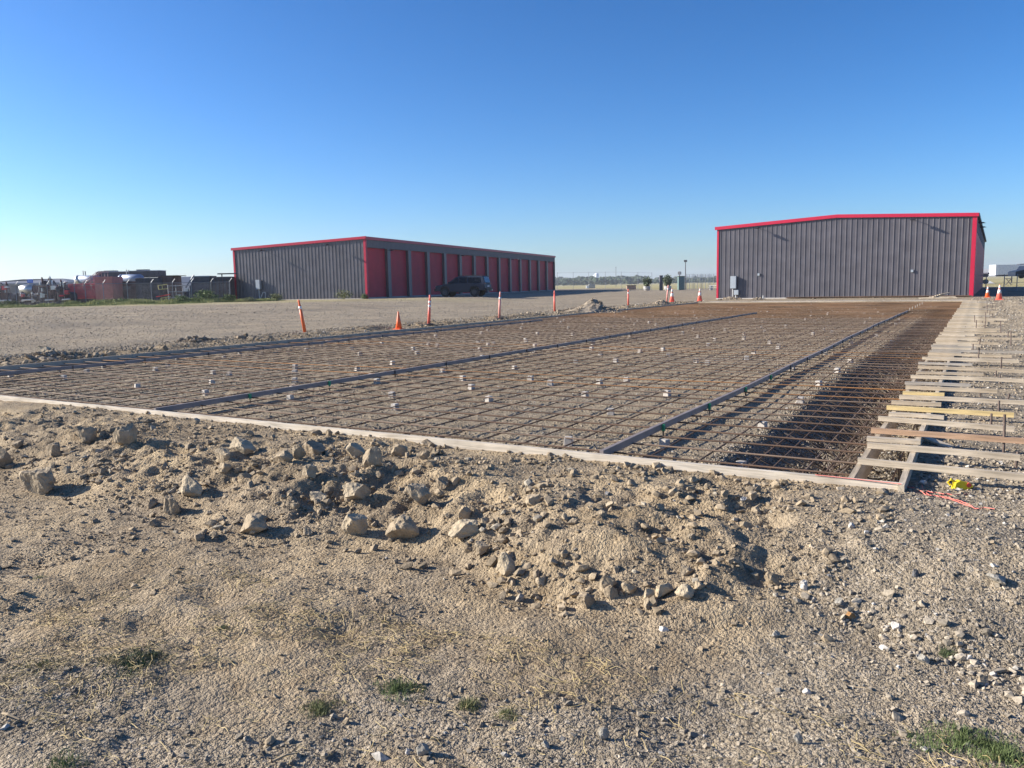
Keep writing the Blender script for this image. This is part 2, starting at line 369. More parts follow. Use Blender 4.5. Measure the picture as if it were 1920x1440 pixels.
# ------------------------------------------------------------------ stones
def ico():
    p = (1+5**.5)/2; v = np.array([(-1, p, 0), (1, p, 0), (-1, -p, 0), (1, -p, 0), (0, -1, p), (0, 1, p), (0, -1, -p), (0, 1, -p), (p, 0, -1), (p, 0, 1), (-p, 0, -1), (-p, 0, 1)], float)
    f = [(0, 11, 5), (0, 5, 1), (0, 1, 7), (0, 7, 10), (0, 10, 11), (1, 5, 9), (5, 11, 4), (11, 10, 2), (10, 7, 6), (7, 1, 8), (3, 9, 4), (3, 4, 2), (3, 2, 6), (3, 6, 8), (3, 8, 9), (4, 9, 5), (2, 4, 11), (6, 2, 10), (8, 6, 7), (9, 8, 1)]
    return v/np.linalg.norm(v[0]), np.array(f)
def subdiv(v, f):
    v = list(map(tuple, v)); cache = {}; nf = []
    def mid(a, b):
        k = (min(a, b), max(a, b))
        if k not in cache:
            m = (np.array(v[a])+np.array(v[b]))/2; m /= np.linalg.norm(m); v.append(tuple(m)); cache[k] = len(v)-1
        return cache[k]
    for a, b, c in f:
        x, y, z = mid(a, b), mid(b, c), mid(c, a); nf += [(a, x, z), (b, y, x), (c, z, y), (x, y, z)]
    return np.array(v), np.array(nf)
I0 = ico(); I1 = subdiv(*I0); I2 = subdiv(*I1); I3 = subdiv(*I2)
OCTV = np.array([(1, 0, 0), (-1, 0, 0), (0, 1, 0), (0, -1, 0), (0, 0, 1), (0, 0, -1)], float)
OCTF = np.array([(0, 2, 4), (2, 1, 4), (1, 3, 4), (3, 0, 4), (2, 0, 5), (1, 2, 5), (3, 1, 5), (0, 3, 5)])
CUBV = np.array([(x, y, z) for x in (-1, 1) for y in (-1, 1) for z in (-1, 1)], float)*.62
CUBF = np.array([(0, 1, 3), (0, 3, 2), (4, 6, 7), (4, 7, 5), (0, 4, 5), (0, 5, 1), (2, 3, 7), (2, 7, 6), (0, 2, 6), (0, 6, 4), (1, 5, 7), (1, 7, 3)])
def rots(n):
    q = rng.normal(size=(n, 4)); q /= np.linalg.norm(q, axis=1)[:, None]; w, x, y, z = q.T
    return np.stack([np.stack([1-2*(y*y+z*z), 2*(x*y-z*w), 2*(x*z+y*w)], 1), np.stack([2*(x*y+z*w), 1-2*(x*x+z*z), 2*(y*z-x*w)], 1), np.stack([2*(x*z-y*w), 2*(y*z+x*w), 1-2*(x*x+y*y)], 1)], 1)
def scatter(name, x, y, size, cols, base='ico', sink=.25, label=None, parent=None, zoff=None, mat_=None):
    V0, F0 = {'ico': I0, 'cube': (CUBV, CUBF), 'ico1': I1}[base]
    n = len(x); K = 10; vs = []; fs = []; cs = []; off = 0
    which = rng.integers(0, K, n); z = terrain(x, y) if zoff is None else zoff
    for k in range(K):
        idx = np.where(which == k)[0]; m = len(idx)
        if not m: continue
        P = V0*(1+rng.uniform(-.36, .34, (len(V0), 1)))+rng.normal(0, .09, V0.shape)
        S = rng.uniform(.45, 1.05, (m, 3)); S[:, 0] *= 1.3
        Q = np.einsum('nij,nkj->nki', rots(m), P[None]*S[:, None, :])
        Q[:, :, 2] *= .78
        Q = Q*(size[idx]*.5)[:, None, None]
        Q[:, :, 0] += x[idx][:, None]; Q[:, :, 1] += y[idx][:, None]; Q[:, :, 2] += (z[idx]+size[idx]*.5*(.78-2*sink)*.7)[:, None]
        vs.append(Q.reshape(-1, 3)); fs.append((F0[None]+(np.arange(m)*len(V0))[:, None, None]+off).reshape(-1, 3)); off += m*len(V0)
        cs.append(np.repeat(cols[idx], len(V0), 0))
    o = raw_mesh(name, np.concatenate(vs), np.concatenate(fs), mat_ or STONE, parent, col=np.concatenate(cs))
    tag(o, label, None, None, 'stuff'); return o
STONE = stone_mat('loose_stone')
def vis(x, y, m=1.14):
    v = RC.T @ np.stack([x, y, np.full_like(x, -.25)-CAMH]); 
    return (v[2] > .5) & (np.abs(v[0]/v[2]) < .64*m) & (v[1]/v[2] < .48*m)
def gcols(n, dm, dark=0.):
    g = np.clip(rng.normal(.30, .06, (n, 1)), .15, .6)*np.array([[1.02, .885, .69]])
    wh = rng.random(n) < .06; g[wh] = rng.uniform(.36, .52, (wh.sum(), 1))*np.array([[1, .95, .86]])
    bl = rng.random(n) < .07; g[bl] *= .7
    d = np.clip(rng.normal(.84, .13, (n, 1)), .45, 1.3)*np.array([DIRT])
    is_d = rng.random(n) < dm
    return np.where(is_d[:, None], d, g)
def uni(n, x0, x1, y0, y1): return rng.uniform(x0, x1, n), rng.uniform(y0, y1, n)
# foreground: gravel and crumbs
x, y = uni(235000, -9.5, 3.4, 1.6, 6.25); k = vis(x, y); x = x[k]; y = y[k]
dmk = dirt_mask(x, y); patch = fbm(x, y, .7, 401, 3)
sz = .0058*np.exp(rng.exponential(.38, len(x)))
dd = np.hypot(x, y)
keep = rng.random(len(x)) < np.where(dmk > .5, .12+.45*sst(0., .8, patch), .75+.25*patch)*np.clip(4.5/dd, .35, 1)
x, y, sz, dmk = x[keep], y[keep], np.clip(sz[keep], 0, .034)*np.clip(dd[keep]/4, 1, 1.8), dmk[keep]
scatter('fine_gravel', x, y, sz, gcols(len(x), dmk*.92+.06), 'cube', .25)
# coarser stones in patches: the pale cobbles at right, bottom edge
x, y = uni(40000, -9, 3.2, 1.6, 6.3); k = vis(x, y); x = x[k]; y = y[k]
dmk = dirt_mask(x, y); patch = fbm(x, y, .8, 411, 3)
_a = hit(1520, 1095); _b = hit(1900, 1290); _ab = (_b-_a)[:2]; _L = np.hypot(*_ab); _ab /= _L
s_ = (x-_a[0])*_ab[0]+(y-_a[1])*_ab[1]; q_ = -(x-_a[0])*_ab[1]+(y-_a[1])*_ab[0]
band = np.exp(-((q_-.07*vn(s_, 0*s_, .5, 3))/.17)**2)*sst(-.25, .1, s_)
keep = rng.random(len(x)) < np.where(dmk > .5, .02, .03+.20*sst(.1, .9, patch))+.85*band
x, y, dmk, bnd = x[keep], y[keep], dmk[keep], band[keep]
sz = np.clip(.014*np.exp(rng.exponential(.38, len(x)))*(1+.75*bnd), 0, .055)
c = gcols(len(x), dmk*.8*(1-bnd)); c *= (1.0+.22*bnd)[:, None]
scatter('pale_gravel', x, y, sz, c, 'ico', .2)
# clods on the berm
x, y = uni(85000, -11, .2, 3.7, 6.22); k = vis(x, y); x = x[k]; y = y[k]
ty = np.interp(x, TOEX, TOEY); patch = fbm(x, y, .55, 421, 3)
keep = (rng.random(len(x)) < (.06+.34*sst(.0, .7, patch))*(1-.6*sst(-5, -7, x)*sst(4.7, 5.2, y))*sst(-.25, .15, y-ty)*sst(.1, -1.6, x)*np.where(y > 6.05, .45, 1))
x, y = x[keep], y[keep]
sz = np.clip(.0095*np.exp(rng.exponential(.62, len(x))), 0, .085)
tone = np.where(vn(x, y, .35, 431) > .25, .82, 1.0)[:, None]
c = np.clip(rng.normal(.88, .09, (len(x), 1)), .5, 1.2)*np.array([DIRT])*tone
c[rng.random(len(x)) < .08] = (.36, .32, .25)
scatter('dirt_clods', x, y, sz, c, 'ico', .18)
# toe of the berm: rolled clods
# gravel bed inside the forms
def bed(name, n, y0, y1, x0, x1, s0, s1, dmv, seed, bright=1.0, base='cube'):
    u = rng.random(n); yy = y0*(y1/y0)**(u**1.15); xx = rng.uniform(x0, x1, n)
    k = vis(xx, yy, 1.08); xx, yy = xx[k], yy[k]
    pt = fbm(xx, yy, .9, seed, 3); kk = rng.random(len(xx)) < .45+.55*sst(-.3, .6, pt); xx, yy = xx[kk], yy[kk]
    s = rng.uniform(s0, s1, len(xx))*np.clip((yy/12)**.5, 1, 2.2)
    return scatter(name, xx, yy, s, gcols(len(xx), np.full(len(xx), dmv))*bright, base, .2)
bed('bed_gravel', 95000, 6.3, 50, -17.3, -1.8, .010, .032, .22, 501)
bed('trench_gravel', 42000, 6.3, 50, -2.05, -.44, .014, .04, .12, 511, .92, 'ico')
bed('side_gravel', 30000, 6.2, 60, -.38, 4.0, .012, .045, .1, 521, 1.05)
bed('shoulder_gravel', 14000, 9, 60, -20.6, -17.5, .02, .06, .45, 531)
x, y = uni(4200, -19.3, -17.55, 8.5, 55); patch = vn(x, y, 1.6, 541); kk = rng.random(len(x)) < (.15+.85*sst(0, .6, patch)); x, y = x[kk], y[kk]
c = np.clip(rng.normal(.8, .15, (len(x), 1)), .4, 1.3)*np.array([DIRT]); scatter('spoil_clods', x, y, np.clip(.035*np.exp(rng.exponential(.5, len(x))), 0, .2), c, 'ico', .15)

_px = rng.uniform(-60, 1100, 42000); _py = 545+175*rng.random(42000)**1.5; _d = (RC @ np.stack([_px-CX, _py-CY, np.full(42000, FPX)])); _t = -(CAMH-.12)/_d[2]
x, y = _t*_d[0], _t*_d[1]; k = (x < -17.7) & (_d[2] < 0) & (np.hypot(x, y) < 75); x, y = x[k], y[k]; x = x+rng.normal(0, .3, len(x)); k = x < -17.7; x, y = x[k], y[k]
scatter('lot_gravel', x, y, rng.uniform(.018, .045, len(x))*np.clip(np.hypot(x, y)/28, .7, 1.6), gcols(len(x), np.full(len(x), .2))*1.08, 'cube', .3)

# ------------------------------------------------------------------ named rocks and clods
_ROCKM = {}
def rock_mat(kind):
    if kind in _ROCKM: return _ROCKM[kind]
    c = {'tan': (.335, .265, .178), 'pale': (.40, .325, .222), 'brown': (.28, .218, .145), 'grey': (.31, .285, .24), 'white': (.52, .48, .43), 'dark': (.10, .098, .1), 'orange': (.36, .19, .07)}[kind]
    _ROCKM[kind] = mat('rock_'+kind, c, .95, 0, .28, 14, .012, 38); return _ROCKM[kind]
def rock(px, py, w, h, kind, label, cuts=7, tilt=0., flat=1.0, seed=None, cat='rock', group=None, name=None):
    b = hit(px, py+h*.42); D = depth_of(b); W = w/FPX*D; Hh = h/FPX*D
    r = np.random.default_rng(seed or int(px*7+py))
    V, F = I3; V = V.copy()
    for _ in range(cuts+4):
        n = r.normal(size=3); n /= np.linalg.norm(n); d = r.uniform(.42, .78); s = V @ n
        V = np.where((s > d)[:, None], V-(s-d)[:, None]*n, V)
    nn = vn(V[:, 0]*3+V[:, 2]*1.7+9*r.random(), V[:, 1]*3+V[:, 2]*2.1, .7, int(r.integers(1e6)))+.5*vn(V[:, 0]*3+V[:, 2]*1.7, V[:, 1]*3-V[:, 2]*2.3, .28, int(r.integers(1e6)))
    V = V*(1+.085*nn[:, None])
    V /= (V.max(0)-V.min(0)).max()/1.0
    V = V/(V.max(0)-V.min(0))
    Vl = V*np.array([W, W*r.uniform(.6, .85)*1.0, Hh*1.12*flat])
    a = tilt; Vl = Vl @ np.array([[math.cos(a), 0, math.sin(a)], [0, 1, 0], [-math.sin(a), 0, math.cos(a)]])
    yaw = math.atan2(RC[1, 0], RC[0, 0])+r.uniform(-.2, .2)
    Vl = Vl @ np.array([[math.cos(yaw), math.sin(yaw), 0], [-math.sin(yaw), math.cos(yaw), 0], [0, 0, 1]])
    zb = Vl[:, 2].min(); nm = name or {'white': 'stone', 'grey': 'stone', 'dark': 'stone'}.get(kind, 'dirt_clod')
    fwd = np.array([RC[0, 2], RC[1, 2]]); fwd /= np.linalg.norm(fwd); bx = b[:2]+fwd*W*.28
    o = raw_mesh(nm, Vl, F, rock_mat(kind), loc=(bx[0], bx[1], H1(bx[0], bx[1])-zb-.2*Hh))
    tag(o, label, 'stone' if nm == 'stone' else 'dirt clod', group)
    return o
RK = [
 (66, 905, 70, 50, 'tan', 'largest block-shaped tan clod on the flat dirt at far left, long shadow to its right'),
 (2, 860, 32, 44, 'brown', 'brown clod cut by the left edge of the photo, on the berm slope'),
 (98, 846, 32, 24, 'brown', 'dark rounded clod half sunk in the berm above the largest tan block'),
 (163, 820, 34, 30, 'tan', 'leaning wedge of dried dirt near the top of the berm, far left'),
 (235, 822, 42, 42, 'tan', 'broad flat-faced clod lying on the upper berm at left'),
 (34, 836, 22, 14, 'brown', 'small brown clod beside the clod cut by the left edge'),
 (317, 950, 42, 38, 'brown', 'dark angular clod at the toe of the berm below the long tilted slab'),
 (359, 925, 54, 32, 'pale', 'long pale slab of dirt tilted up to the right on the lower left berm'),
 (289, 981, 20, 16, 'brown', 'small brown clod just left below the dark angular clod at the berm toe'),
 (124, 883, 16, 14, 'pale', 'small pale clod right of the largest tan block on the slope'),
 (415, 858, 36, 27, 'tan', 'tan clod leaning against the lower end of a long pale slab on the upper berm'),
 (448, 838, 52, 27, 'pale', 'long pale slab on the upper berm, resting on a tan clod'),
 (420, 884, 26, 20, 'tan', 'small tan clod below the slab-and-clod pair on the upper berm'),
 (527, 856, 40, 24, 'tan', 'flat-topped tan clod left of the cluster of clods on the mid berm'),
 (562, 848, 26, 32, 'tan', 'upright pointed clod in the middle of the cluster on the mid berm'),
 (585, 841, 42, 28, 'brown', 'rounded brown clod at the top right of the cluster on the mid berm'),
 (580, 887, 34, 28, 'tan', 'lone rounded clod below the cluster on the mid berm'),
 (668, 847, 42, 32, 'pale', 'pale flat-topped clod touching a blocky clod, just below the white front form'),
 (697, 857, 38, 42, 'tan', 'blocky upright clod touching a pale flat-topped clod, below the white front form'),
 (750, 848, 32, 24, 'tan', 'rounded clod right of the blocky upright clod below the front form'),
 (795, 855, 26, 18, 'brown', 'small dark clod near the form, right of the rounded clod'),
 (470, 989, 52, 38, 'tan', 'angular clod with a shadow on its right, sitting on the flat dirt left of centre'),
 (592, 937, 36, 20, 'pale', 'flat oval pale clod on the lower berm left of centre'),
 (665, 936, 54, 32, 'pale', 'wide faceted clod with a smaller clod resting above it, centre of the berm'),
 (660, 917, 22, 13, 'tan', 'small flat clod perched above the wide faceted clod at the centre of the berm'),
 (785, 935, 52, 38, 'tan', 'half-buried rounded clod over a dark hollow in the middle of the berm'),
 (665, 992, 52, 46, 'pale', 'big pointed pale clod at the toe of the berm, centre left'),
 (755, 998, 66, 46, 'tan', 'big rough rounded clod at the berm toe, right of the pointed pale one'),
 (872, 966, 26, 24, 'tan', 'round ball-like clod above the oval slab on the berm'),
 (872, 999, 62, 36, 'pale', 'smooth oval slab of tan dirt lying flat on the berm right of centre'),
 (905, 1031, 30, 26, 'tan', 'cracked square clod just below the smooth oval slab'),
 (953, 1060, 36, 42, 'pale', 'tall pale clod standing at the berm toe, right of the cracked square clod'),
 (830, 911, 26, 22, 'brown', 'roundish dark clod in the upper middle berm'),
 (854, 907, 18, 14, 'tan', 'small clod just right of the roundish dark clod in the upper middle berm'),
 (1000, 938, 32, 22, 'tan', 'smooth egg-shaped clod on the orange-brown patch of the berm'),
 (1101, 1131, 36, 28, 'brown', 'rough brown clod at the lowest point of the berm toe, left of the leaning group'),
 (1139, 1098, 36, 34, 'tan', 'upper clod of the leaning group at the lowest part of the berm'),
 (1151, 1114, 28, 26, 'brown', 'lower rough clod of the leaning group at the lowest part of the berm'),
 (1180, 1106, 28, 24, 'tan', 'clod in half shadow at the right of the leaning group'),
 (1218, 1117, 22, 24, 'pale', 'small upright pale clod between the leaning group and the two pale boulders'),
 (1247, 1110, 38, 30, 'pale', 'left one of two pale whitish clods at the right end of the berm toe'),
 (1280, 1115, 38, 26, 'pale', 'right one of two pale whitish clods at the right end of the berm toe'),
 (1313, 1100, 22, 16, 'tan', 'small brown-tan clod just right of the two pale whitish clods'),
 (791, 1408, 24, 28, 'grey', 'grey stone with a dark shadow at the bottom edge, left of centre'),
 (763, 1411, 10, 14, 'white', 'small white stone beside the grey stone at the bottom edge'),
 (1133, 1377, 20, 24, 'grey', 'upright grey stone near the bottom edge, right of centre'),
 (1024, 1396, 16, 16, 'grey', 'round grey stone near the bottom edge, just right of centre'),
 (1246, 1180, 18, 11, 'white', 'bright white flat stone on the smooth dirt below the two pale clods'),
 (1497, 1385, 18, 26, 'grey', 'tall grey stone with a shadow at the bottom right'),
 (1598, 986, 12, 12, 'white', 'white stone on the grey gravel below the corner of the forms'),
 (1733, 906, 18, 12, 'white', 'pinkish white stone between the form corner and the yellow reel'),
 (1846, 1277, 22, 15, 'brown', 'brown stone with shadow near the right edge, above the green grass patch'),
 (1876, 1093, 36, 17, 'grey', 'wide flat grey stone near the right edge on the gravel'),
 (1718, 1075, 14, 14, 'dark', 'small black stone on the gravel right of centre'),
 (1735, 1239, 22, 16, 'grey', 'smooth grey cobble at the lower right, left of the small weed'),
 (1455, 1190, 17, 13, 'grey', 'grey cobble with shadow beside the yellowish patch of sand'),
 (1450, 1088, 28, 26, 'brown', 'dark brown clod in a hollow where the berm meets the grey gravel'),
 (1595, 1158, 22, 12, 'orange', 'rusty orange flat stone among the pale cobbles'),
 (1510, 1100, 18, 18, 'white', 'whitish lump at the top of the pale cobble band'),
 (1575, 1130, 16, 14, 'grey', 'grey cobble in the pale cobble band, above the rusty orange stone'),
 (1680, 1176, 18, 14, 'white', 'pale cobble in the lower middle of the cobble band'),
 (1820, 1235, 16, 13, 'white', 'white round cobble at the lower right end of the cobble band'),
 (1514, 1298, 18, 12, 'white', 'white lumpy stone on the gravel at lower right, alone'),
 (75, 657, 30, 15, 'pale', 'tan block lying behind the left form board at far left'),
 (108, 671, 9, 6, 'pale', 'small pale block lying right on the outer edge of the left form'),
 (590, 812, 24, 12, 'brown', 'dark wedge-shaped clod leaning against the white front form'),
 (617, 812, 14, 14, 'brown', 'small upright clod against the white front form, right of the dark wedge'),
 (805, 832, 28, 13, 'brown', 'jagged dark clod touching the front form, centre'),
 (1145, 949, 16, 13, 'pale', 'small pale stone on the berm above the centre mound'),
 (1395, 938, 12, 9, 'white', 'small white stone on the dirt just below the front form at right'),
]
for r_ in RK: rock(*r_, tilt=(.45 if 'slab' in r_[5] and 'oval' not in r_[5] else random.uniform(-.2, .2))*(-1), flat=1.0)
# medium clods nobody would single out one by one, still separate things
CL = 'clods rolled along the berm'
protoR = [rock(0, 1000, 30, 24, 'tan', 'fist-sized tan clod lying among others on the berm', seed=900+i, group=CL) for i in range(4)]
cnt = 0
for i in range(120):
    px = random.uniform(5, 1430)
    py = random.uniform(np.interp(px, [0, 1700], [775, 925]), np.interp(px, [0, 300, 650, 950, 1100, 1480], [900, 990, 1035, 1095, 1150, 1110]))
    p = hit(px, py); 
    if p[1] > 6.05 or any(abs(px-q[0]) < q[2]*.6 and abs(py-q[1]) < q[3]*.7 for q in RK): continue
    if cnt < 4: o = protoR[cnt]
    else: o = protoR[cnt % 4].copy(); COL.objects.link(o)
    s = random.choice([.35, .45, .5, .6, .75]); o.scale = (s, s*random.uniform(.8, 1.1), s*random.uniform(.8, 1.1)); o.rotation_euler = (random.uniform(-.4, .4), random.uniform(-.4, .4), random.uniform(0, 6.3))
    o.location = (p[0], p[1], p[2]+.02*s); cnt += 1

# ------------------------------------------------------------------ forms
W_white = wood('pale_form_lumber', (.60, .53, .43), .26)
W_gray = wood('weathered_grey_lumber', (.36, .32, .27), .3)
W_tan = wood('dusty_tan_lumber', (.46, .375, .27), .3)
W_pale = wood('sun_bleached_lumber', (.53, .445, .335), .3)
W_yel = wood('fresh_yellow_lumber', (.62, .47, .22), .05)
W_brn = wood('reddish_brown_lumber', (.42, .27, .17), .15)
W_dark = wood('dark_dusty_form_lumber', (.44, .37, .29), .22)
def long_board(name, p0, p1, w, z0, z1, m, label, cat='form board', seg=None, wob=.0, group=None):
    """board along p0-p1 built of lapped lengths in one mesh, local x along the board"""
    p0 = np.array(p0, float); p1 = np.array(p1, float); L = np.linalg.norm(p1-p0); a = math.atan2(p1[1]-p0[1], p1[0]-p0[0])
    b = MB(); n = max(1, int(round(L/(seg or L)))); r = random.Random(int(L*100)+len(label))
    for i in range(n):
        x0 = L*i/n; x1 = L*(i+1)/n-.004; k = 8 if L/n > 2 else 2
        for j in range(k):
            xa = x0+(x1-x0)*j/k; xb = x0+(x1-x0)*(j+1)/k
            ya = wob*math.sin(xa*.9+i); yb = wob*math.sin(xb*.9+i); za = wob*.5*math.sin(xa*1.3); zb = wob*.5*math.sin(xb*1.3)
            b.hexa([(xa, ya-w/2, z0+za), (xb, yb-w/2, z0+zb), (xb, yb+w/2, z0+zb), (xa, ya+w/2, z0+za), (xa, ya-w/2, z1+za), (xb, yb-w/2, z1+zb), (xb, yb+w/2, z1+zb), (xa, ya+w/2, z1+za)])
    o = b.build(name, m, loc=(p0[0], p0[1], 0)); o.rotation_euler = (0, 0, a)
    return tag(o, label, cat, group)
long_board('form_board', (-19.5, 6.27, 0), (-.405, 6.185, 0), .040, -.20, 0, W_white, 'pale whitish front form board running across the photo above the dirt berm', seg=4.88, wob=.005)
long_board('form_board', (XL, 6.0, 0), (XL, 56.2, 0), .04, -.17, 0, W_dark, 'long dark left form board holding the edge of the gravel lot', seg=4.88, wob=.006)
long_board('form_board', (XL, 56.24, 0), (.1, 56.24, 0), .04, -.15, .0, W_tan, 'far form board in front of the right grey building', seg=4.88, wob=.004)
long_board('form_board', (XI, 6.21, 0), (XI, 56.2, 0), .04, -.20, -.003, W_tan, 'inner right form board under the row of cross braces', seg=4.88, wob=.005)
long_board('form_board', (XO, 6.13, 0), (XO, 56.2, 0), .042, -.22, -.002, W_pale, 'outer right form board next to the gravel bank, bearing the cross braces', seg=4.88, wob=.006)
long_board('edge_strip', (-16.8, 57.3, .0), (-.6, 57.35, 0), .55, -.03, .012, mat('pale_concrete', (.46, .42, .37), .9, 0, .15, 3, .003, 60), 'pale strip of concrete lying between the far form and the right building', 'concrete strip')

# cross braces on the right
BR = [(6.5, 1.65, 'L', W_pale), (7.17, .33, 'L', W_pale), (7.50, XO+.03, 'S', W_pale), (7.9, 1.6, 'B', W_brn), (8.62, .34, 'L', W_pale), (8.97, XO+.16, 'S', W_pale), (9.4, .36, 'Y', W_yel), (9.82, XO+.1, 'S', W_tan),
      (10.3, .95, 'L', W_pale), (10.72, XO+.1, 'S', W_yel), (11.25, .24, 'L', W_tan), (11.75, -.05, 'S', W_gray), (12.5, 1.05, 'L', W_pale), (13.1, .1, 'S', W_tan), (13.9, 1.1, 'L', W_tan), (14.6, -.05, 'S', W_gray), (15.35, .62, 'L', W_pale)]
BL = ['nearest long cross brace at the right, running out of the frame', 'weathered long brace second from the front, its end by a lone steel pin',
 'short pale cross piece just in front of the reddish brown brace', 'reddish brown long brace running out of the frame on the right', 'long pale brace just in front of the yellow plank with a board lying against it',
 'short pale cross piece touching the front of the yellow brace', 'bright yellow long brace with a knot near its right end', 'short dusty cross piece just behind the yellow brace',
 'second long brace behind the yellow one, running out of the frame', 'short yellowish cross piece three boards behind the bright yellow brace', 'medium long tan brace held by one pin behind the short yellowish piece',
 'wide weathered grey cross piece in the middle of the brace row', 'long pale brace behind the wide grey cross piece, running out of frame', 'short tan board lying behind the long brace in the middle of the row',
 'long tan brace past the middle of the row, running out of frame', 'short grey cross piece between two long braces past the middle of the row', 'long pale brace tied to a tall pin past the middle of the row']
def brace(y, x1, kind, m, label, group=None):
    w = .04; h = .048 if kind != 'S' else .045; x0 = XI-.035+random.uniform(-.05, .03); b = MB()
    nseg = 6; L = x1-x0; bow = random.uniform(-.006, .006); yaw = random.uniform(-.04, .03) if kind != 'S' else random.uniform(-.07, .07)
    if kind == 'S' and random.random() < .5: w = .085; h = .035
    for j in range(nseg):
        a = L*j/nseg; c = L*(j+1)/nseg
        za = bow*math.sin(math.pi*a/L); zc = bow*math.sin(math.pi*c/L)
        b.hexa([(a, -w/2, za), (c, -w/2, zc), (c, w/2, zc), (a, w/2, za), (a, -w/2, h+za), (c, -w/2, h+zc), (c, w/2, h+zc), (a, w/2, h+za)])
    o = b.build('brace_board', m, loc=(x0, y, .004+max(0, -bow))); o.rotation_euler = (0, (0 if kind == 'S' else random.uniform(0, .02)), yaw)
    return tag(o, label, 'brace board', group)
for (y, x1, k, m), l in zip(BR, BL): brace(y*1.028, x1, k, m, l)
y = 15.9; i = 0
while y < 55.5:
    k = 'S' if i % 2 else 'L'
    brace(y, random.uniform(-.4, -.05) if k == 'S' else random.choice([random.uniform(-.1, .45), random.uniform(.3, .9)]), k, random.choice([W_pale, W_tan, W_pale, W_gray, W_tan]),
          'sun-bleached brace board in the far, closely packed half of the brace row', 'brace boards in the far half of the row')
    y += random.uniform(.28, .62); i += 1
# loose board leaning down from outer form
o = MB().obox((-.38, 8.35, -.06), (.12, 8.05, -.175), .09, .02).build('loose_board', W_pale); tag(o, 'loose bleached board sloping down from the outer form to the gravel behind the brown brace', 'board')

# steel pins
pin_m = mat('rusty_pin_steel', (.16, .12, .10), .7, .5, .35, 30)
def pin(px, py0, py1, label, lean=(0, 0), group=None, w=.011, m=None, xy=None):
    if xy is None:
        b = hit(px, py1); D = depth_of(b); h = (py1-py0)/FPX*D
    else: b = np.array([xy[0], xy[1], H1(*xy)]); h = py0
    o = MB().tube([(0, 0, -.12), (lean[0]*.5, lean[1]*.5, h*.5), (lean[0], lean[1], h)], w, 8).build('steel_pin', m or pin_m, loc=b)
    return tag(o, label, 'steel pin', group)
PN = [(1904, 846, 876, 'short thick steel pin at the end of the second brace, at the right edge'), (1882, 776, 851, 'tall steel pin between the yellow brace and the reddish brown brace'),
 (1858, 775, 806, 'steel pin standing just behind the right part of the pale brace before the yellow plank'), (1872, 751, 783, 'thin steel pin right behind the end of the yellow brace'),
 (1888, 737, 760, 'leaning steel pin crossing a long brace near the right edge'), (1838, 726, 744, 'short steel pin at the end of the medium long tan brace'),
 (1876, 702, 720, 'thick steel pin crossing a long brace in the middle of the row'), (1867, 695, 706, 'short steel pin behind the wide grey cross piece'), (1877, 669, 691, 'tall steel pin tied to a long brace past the middle'),
 (1824, 645, 664, 'thin steel pin beside a grey cross piece in the far part'), (1837, 632, 645, 'steel pin with cross bar in the far part of the row'), (1830, 600, 622, 'tallest thin pin in the far part of the brace row'),
 (1811, 612, 621, 'short pin standing between planks in the far part of the row'), (1842, 602, 612, 'pin right of the tallest thin pin in the far part')]
for p in PN: pin(p[0], p[1], p[2], p[3], lean=(random.uniform(-.02, .02), random.uniform(-.02, .02)))
for i in range(20):
    yy = 17+i*1.9+random.uniform(-.4, .4); pin(0, .22+random.uniform(0, .18), 0, 'thin steel pin among the far brace boards', (random.uniform(-.03, .03), 0), 'steel pins among the far brace boards', xy=(random.uniform(-.1, .9), yy))

# ------------------------------------------------------------------ rebar
RB = [mat('rebar_brown', (.13, .085, .058), .85, .15, .4, 1.4, c2=(.165, .10, .065)), mat('rebar_rust_orange', (.17, .10, .06), .85, .15, .2, .55, c2=(.34, .165, .06)), mat('rebar_grey_brown', (.18, .125, .088), .8, .15, .3, 1.8)]
RBD = [mat('rebar_dark', (.085, .06, .045), .9, .1, .35, 3), mat('rebar_dull_grey', (.12, .095, .078), .85, .15, .35, 3)]
def rb_mat(): return RB[random.choices([0, 1, 2], [.5, .12, .38])[0]]
def bar_path(p0, p1, n, amp, seed):
    r = np.random.default_rng(seed); ph = r.uniform(0, 6.3, 4); t = np.linspace(0, 1, n)
    L = np.linalg.norm(np.array(p1)-np.array(p0)); d = amp*(np.sin(t*L*.35+ph[0])+.5*np.sin(t*L*.9+ph[1])); dz = .35*amp*(np.sin(t*L*.8+ph[2])+.6*np.sin(t*L*1.9+ph[3]))
    P = np.outer(1-t, p0)+np.outer(t, p1); ax = 1 if abs(p1[0]-p0[0]) > abs(p1[1]-p0[1]) else 0
    P[:, ax] += d; P[:, 2] += dz; return P
mat_root = empty('rebar_mat', (-9, 31, -.1), 0, 'rusty steel rebar mat tied in a square grid over the whole gravel bed', 'rebar mat')
MZ = -.080; org = np.array([-9, 31, -.1])
stuffb = {0: MB(), 1: MB(), 2: MB()}
ncross = 0; yb = 6.55
ys = []
while yb < 55.9: ys.append(yb); yb += .448
xs = np.arange(-17.05, -1.0, .441)
for i, yy in enumerate(ys):
    yw = yy+random.uniform(-.03, .03); a = random.uniform(-.025, .025)
    P = bar_path((-17.33, yw+a, MZ+.016), (-.80, yw-a, MZ+.016), 34, .012, 1000+i)-org
    if i < 60: MB().tube(P, .009, 6).build('cross_bar', rb_mat(), mat_root)
    else: stuffb[random.choices([0, 1, 2], [.45, .25, .3])[0]].tube(P, .0085, 5)
for i, xx in enumerate(xs):
    P = bar_path((xx+random.uniform(-.03, .03), 6.35, MZ), (xx+random.uniform(-.03, .03), 55.95, MZ), 90, .014, 2000+i)-org
    MB().tube(P, .0078, 6).build('long_bar', RB[0] if i % 4 else RB[2], mat_root)
allm = MB(); offs = []
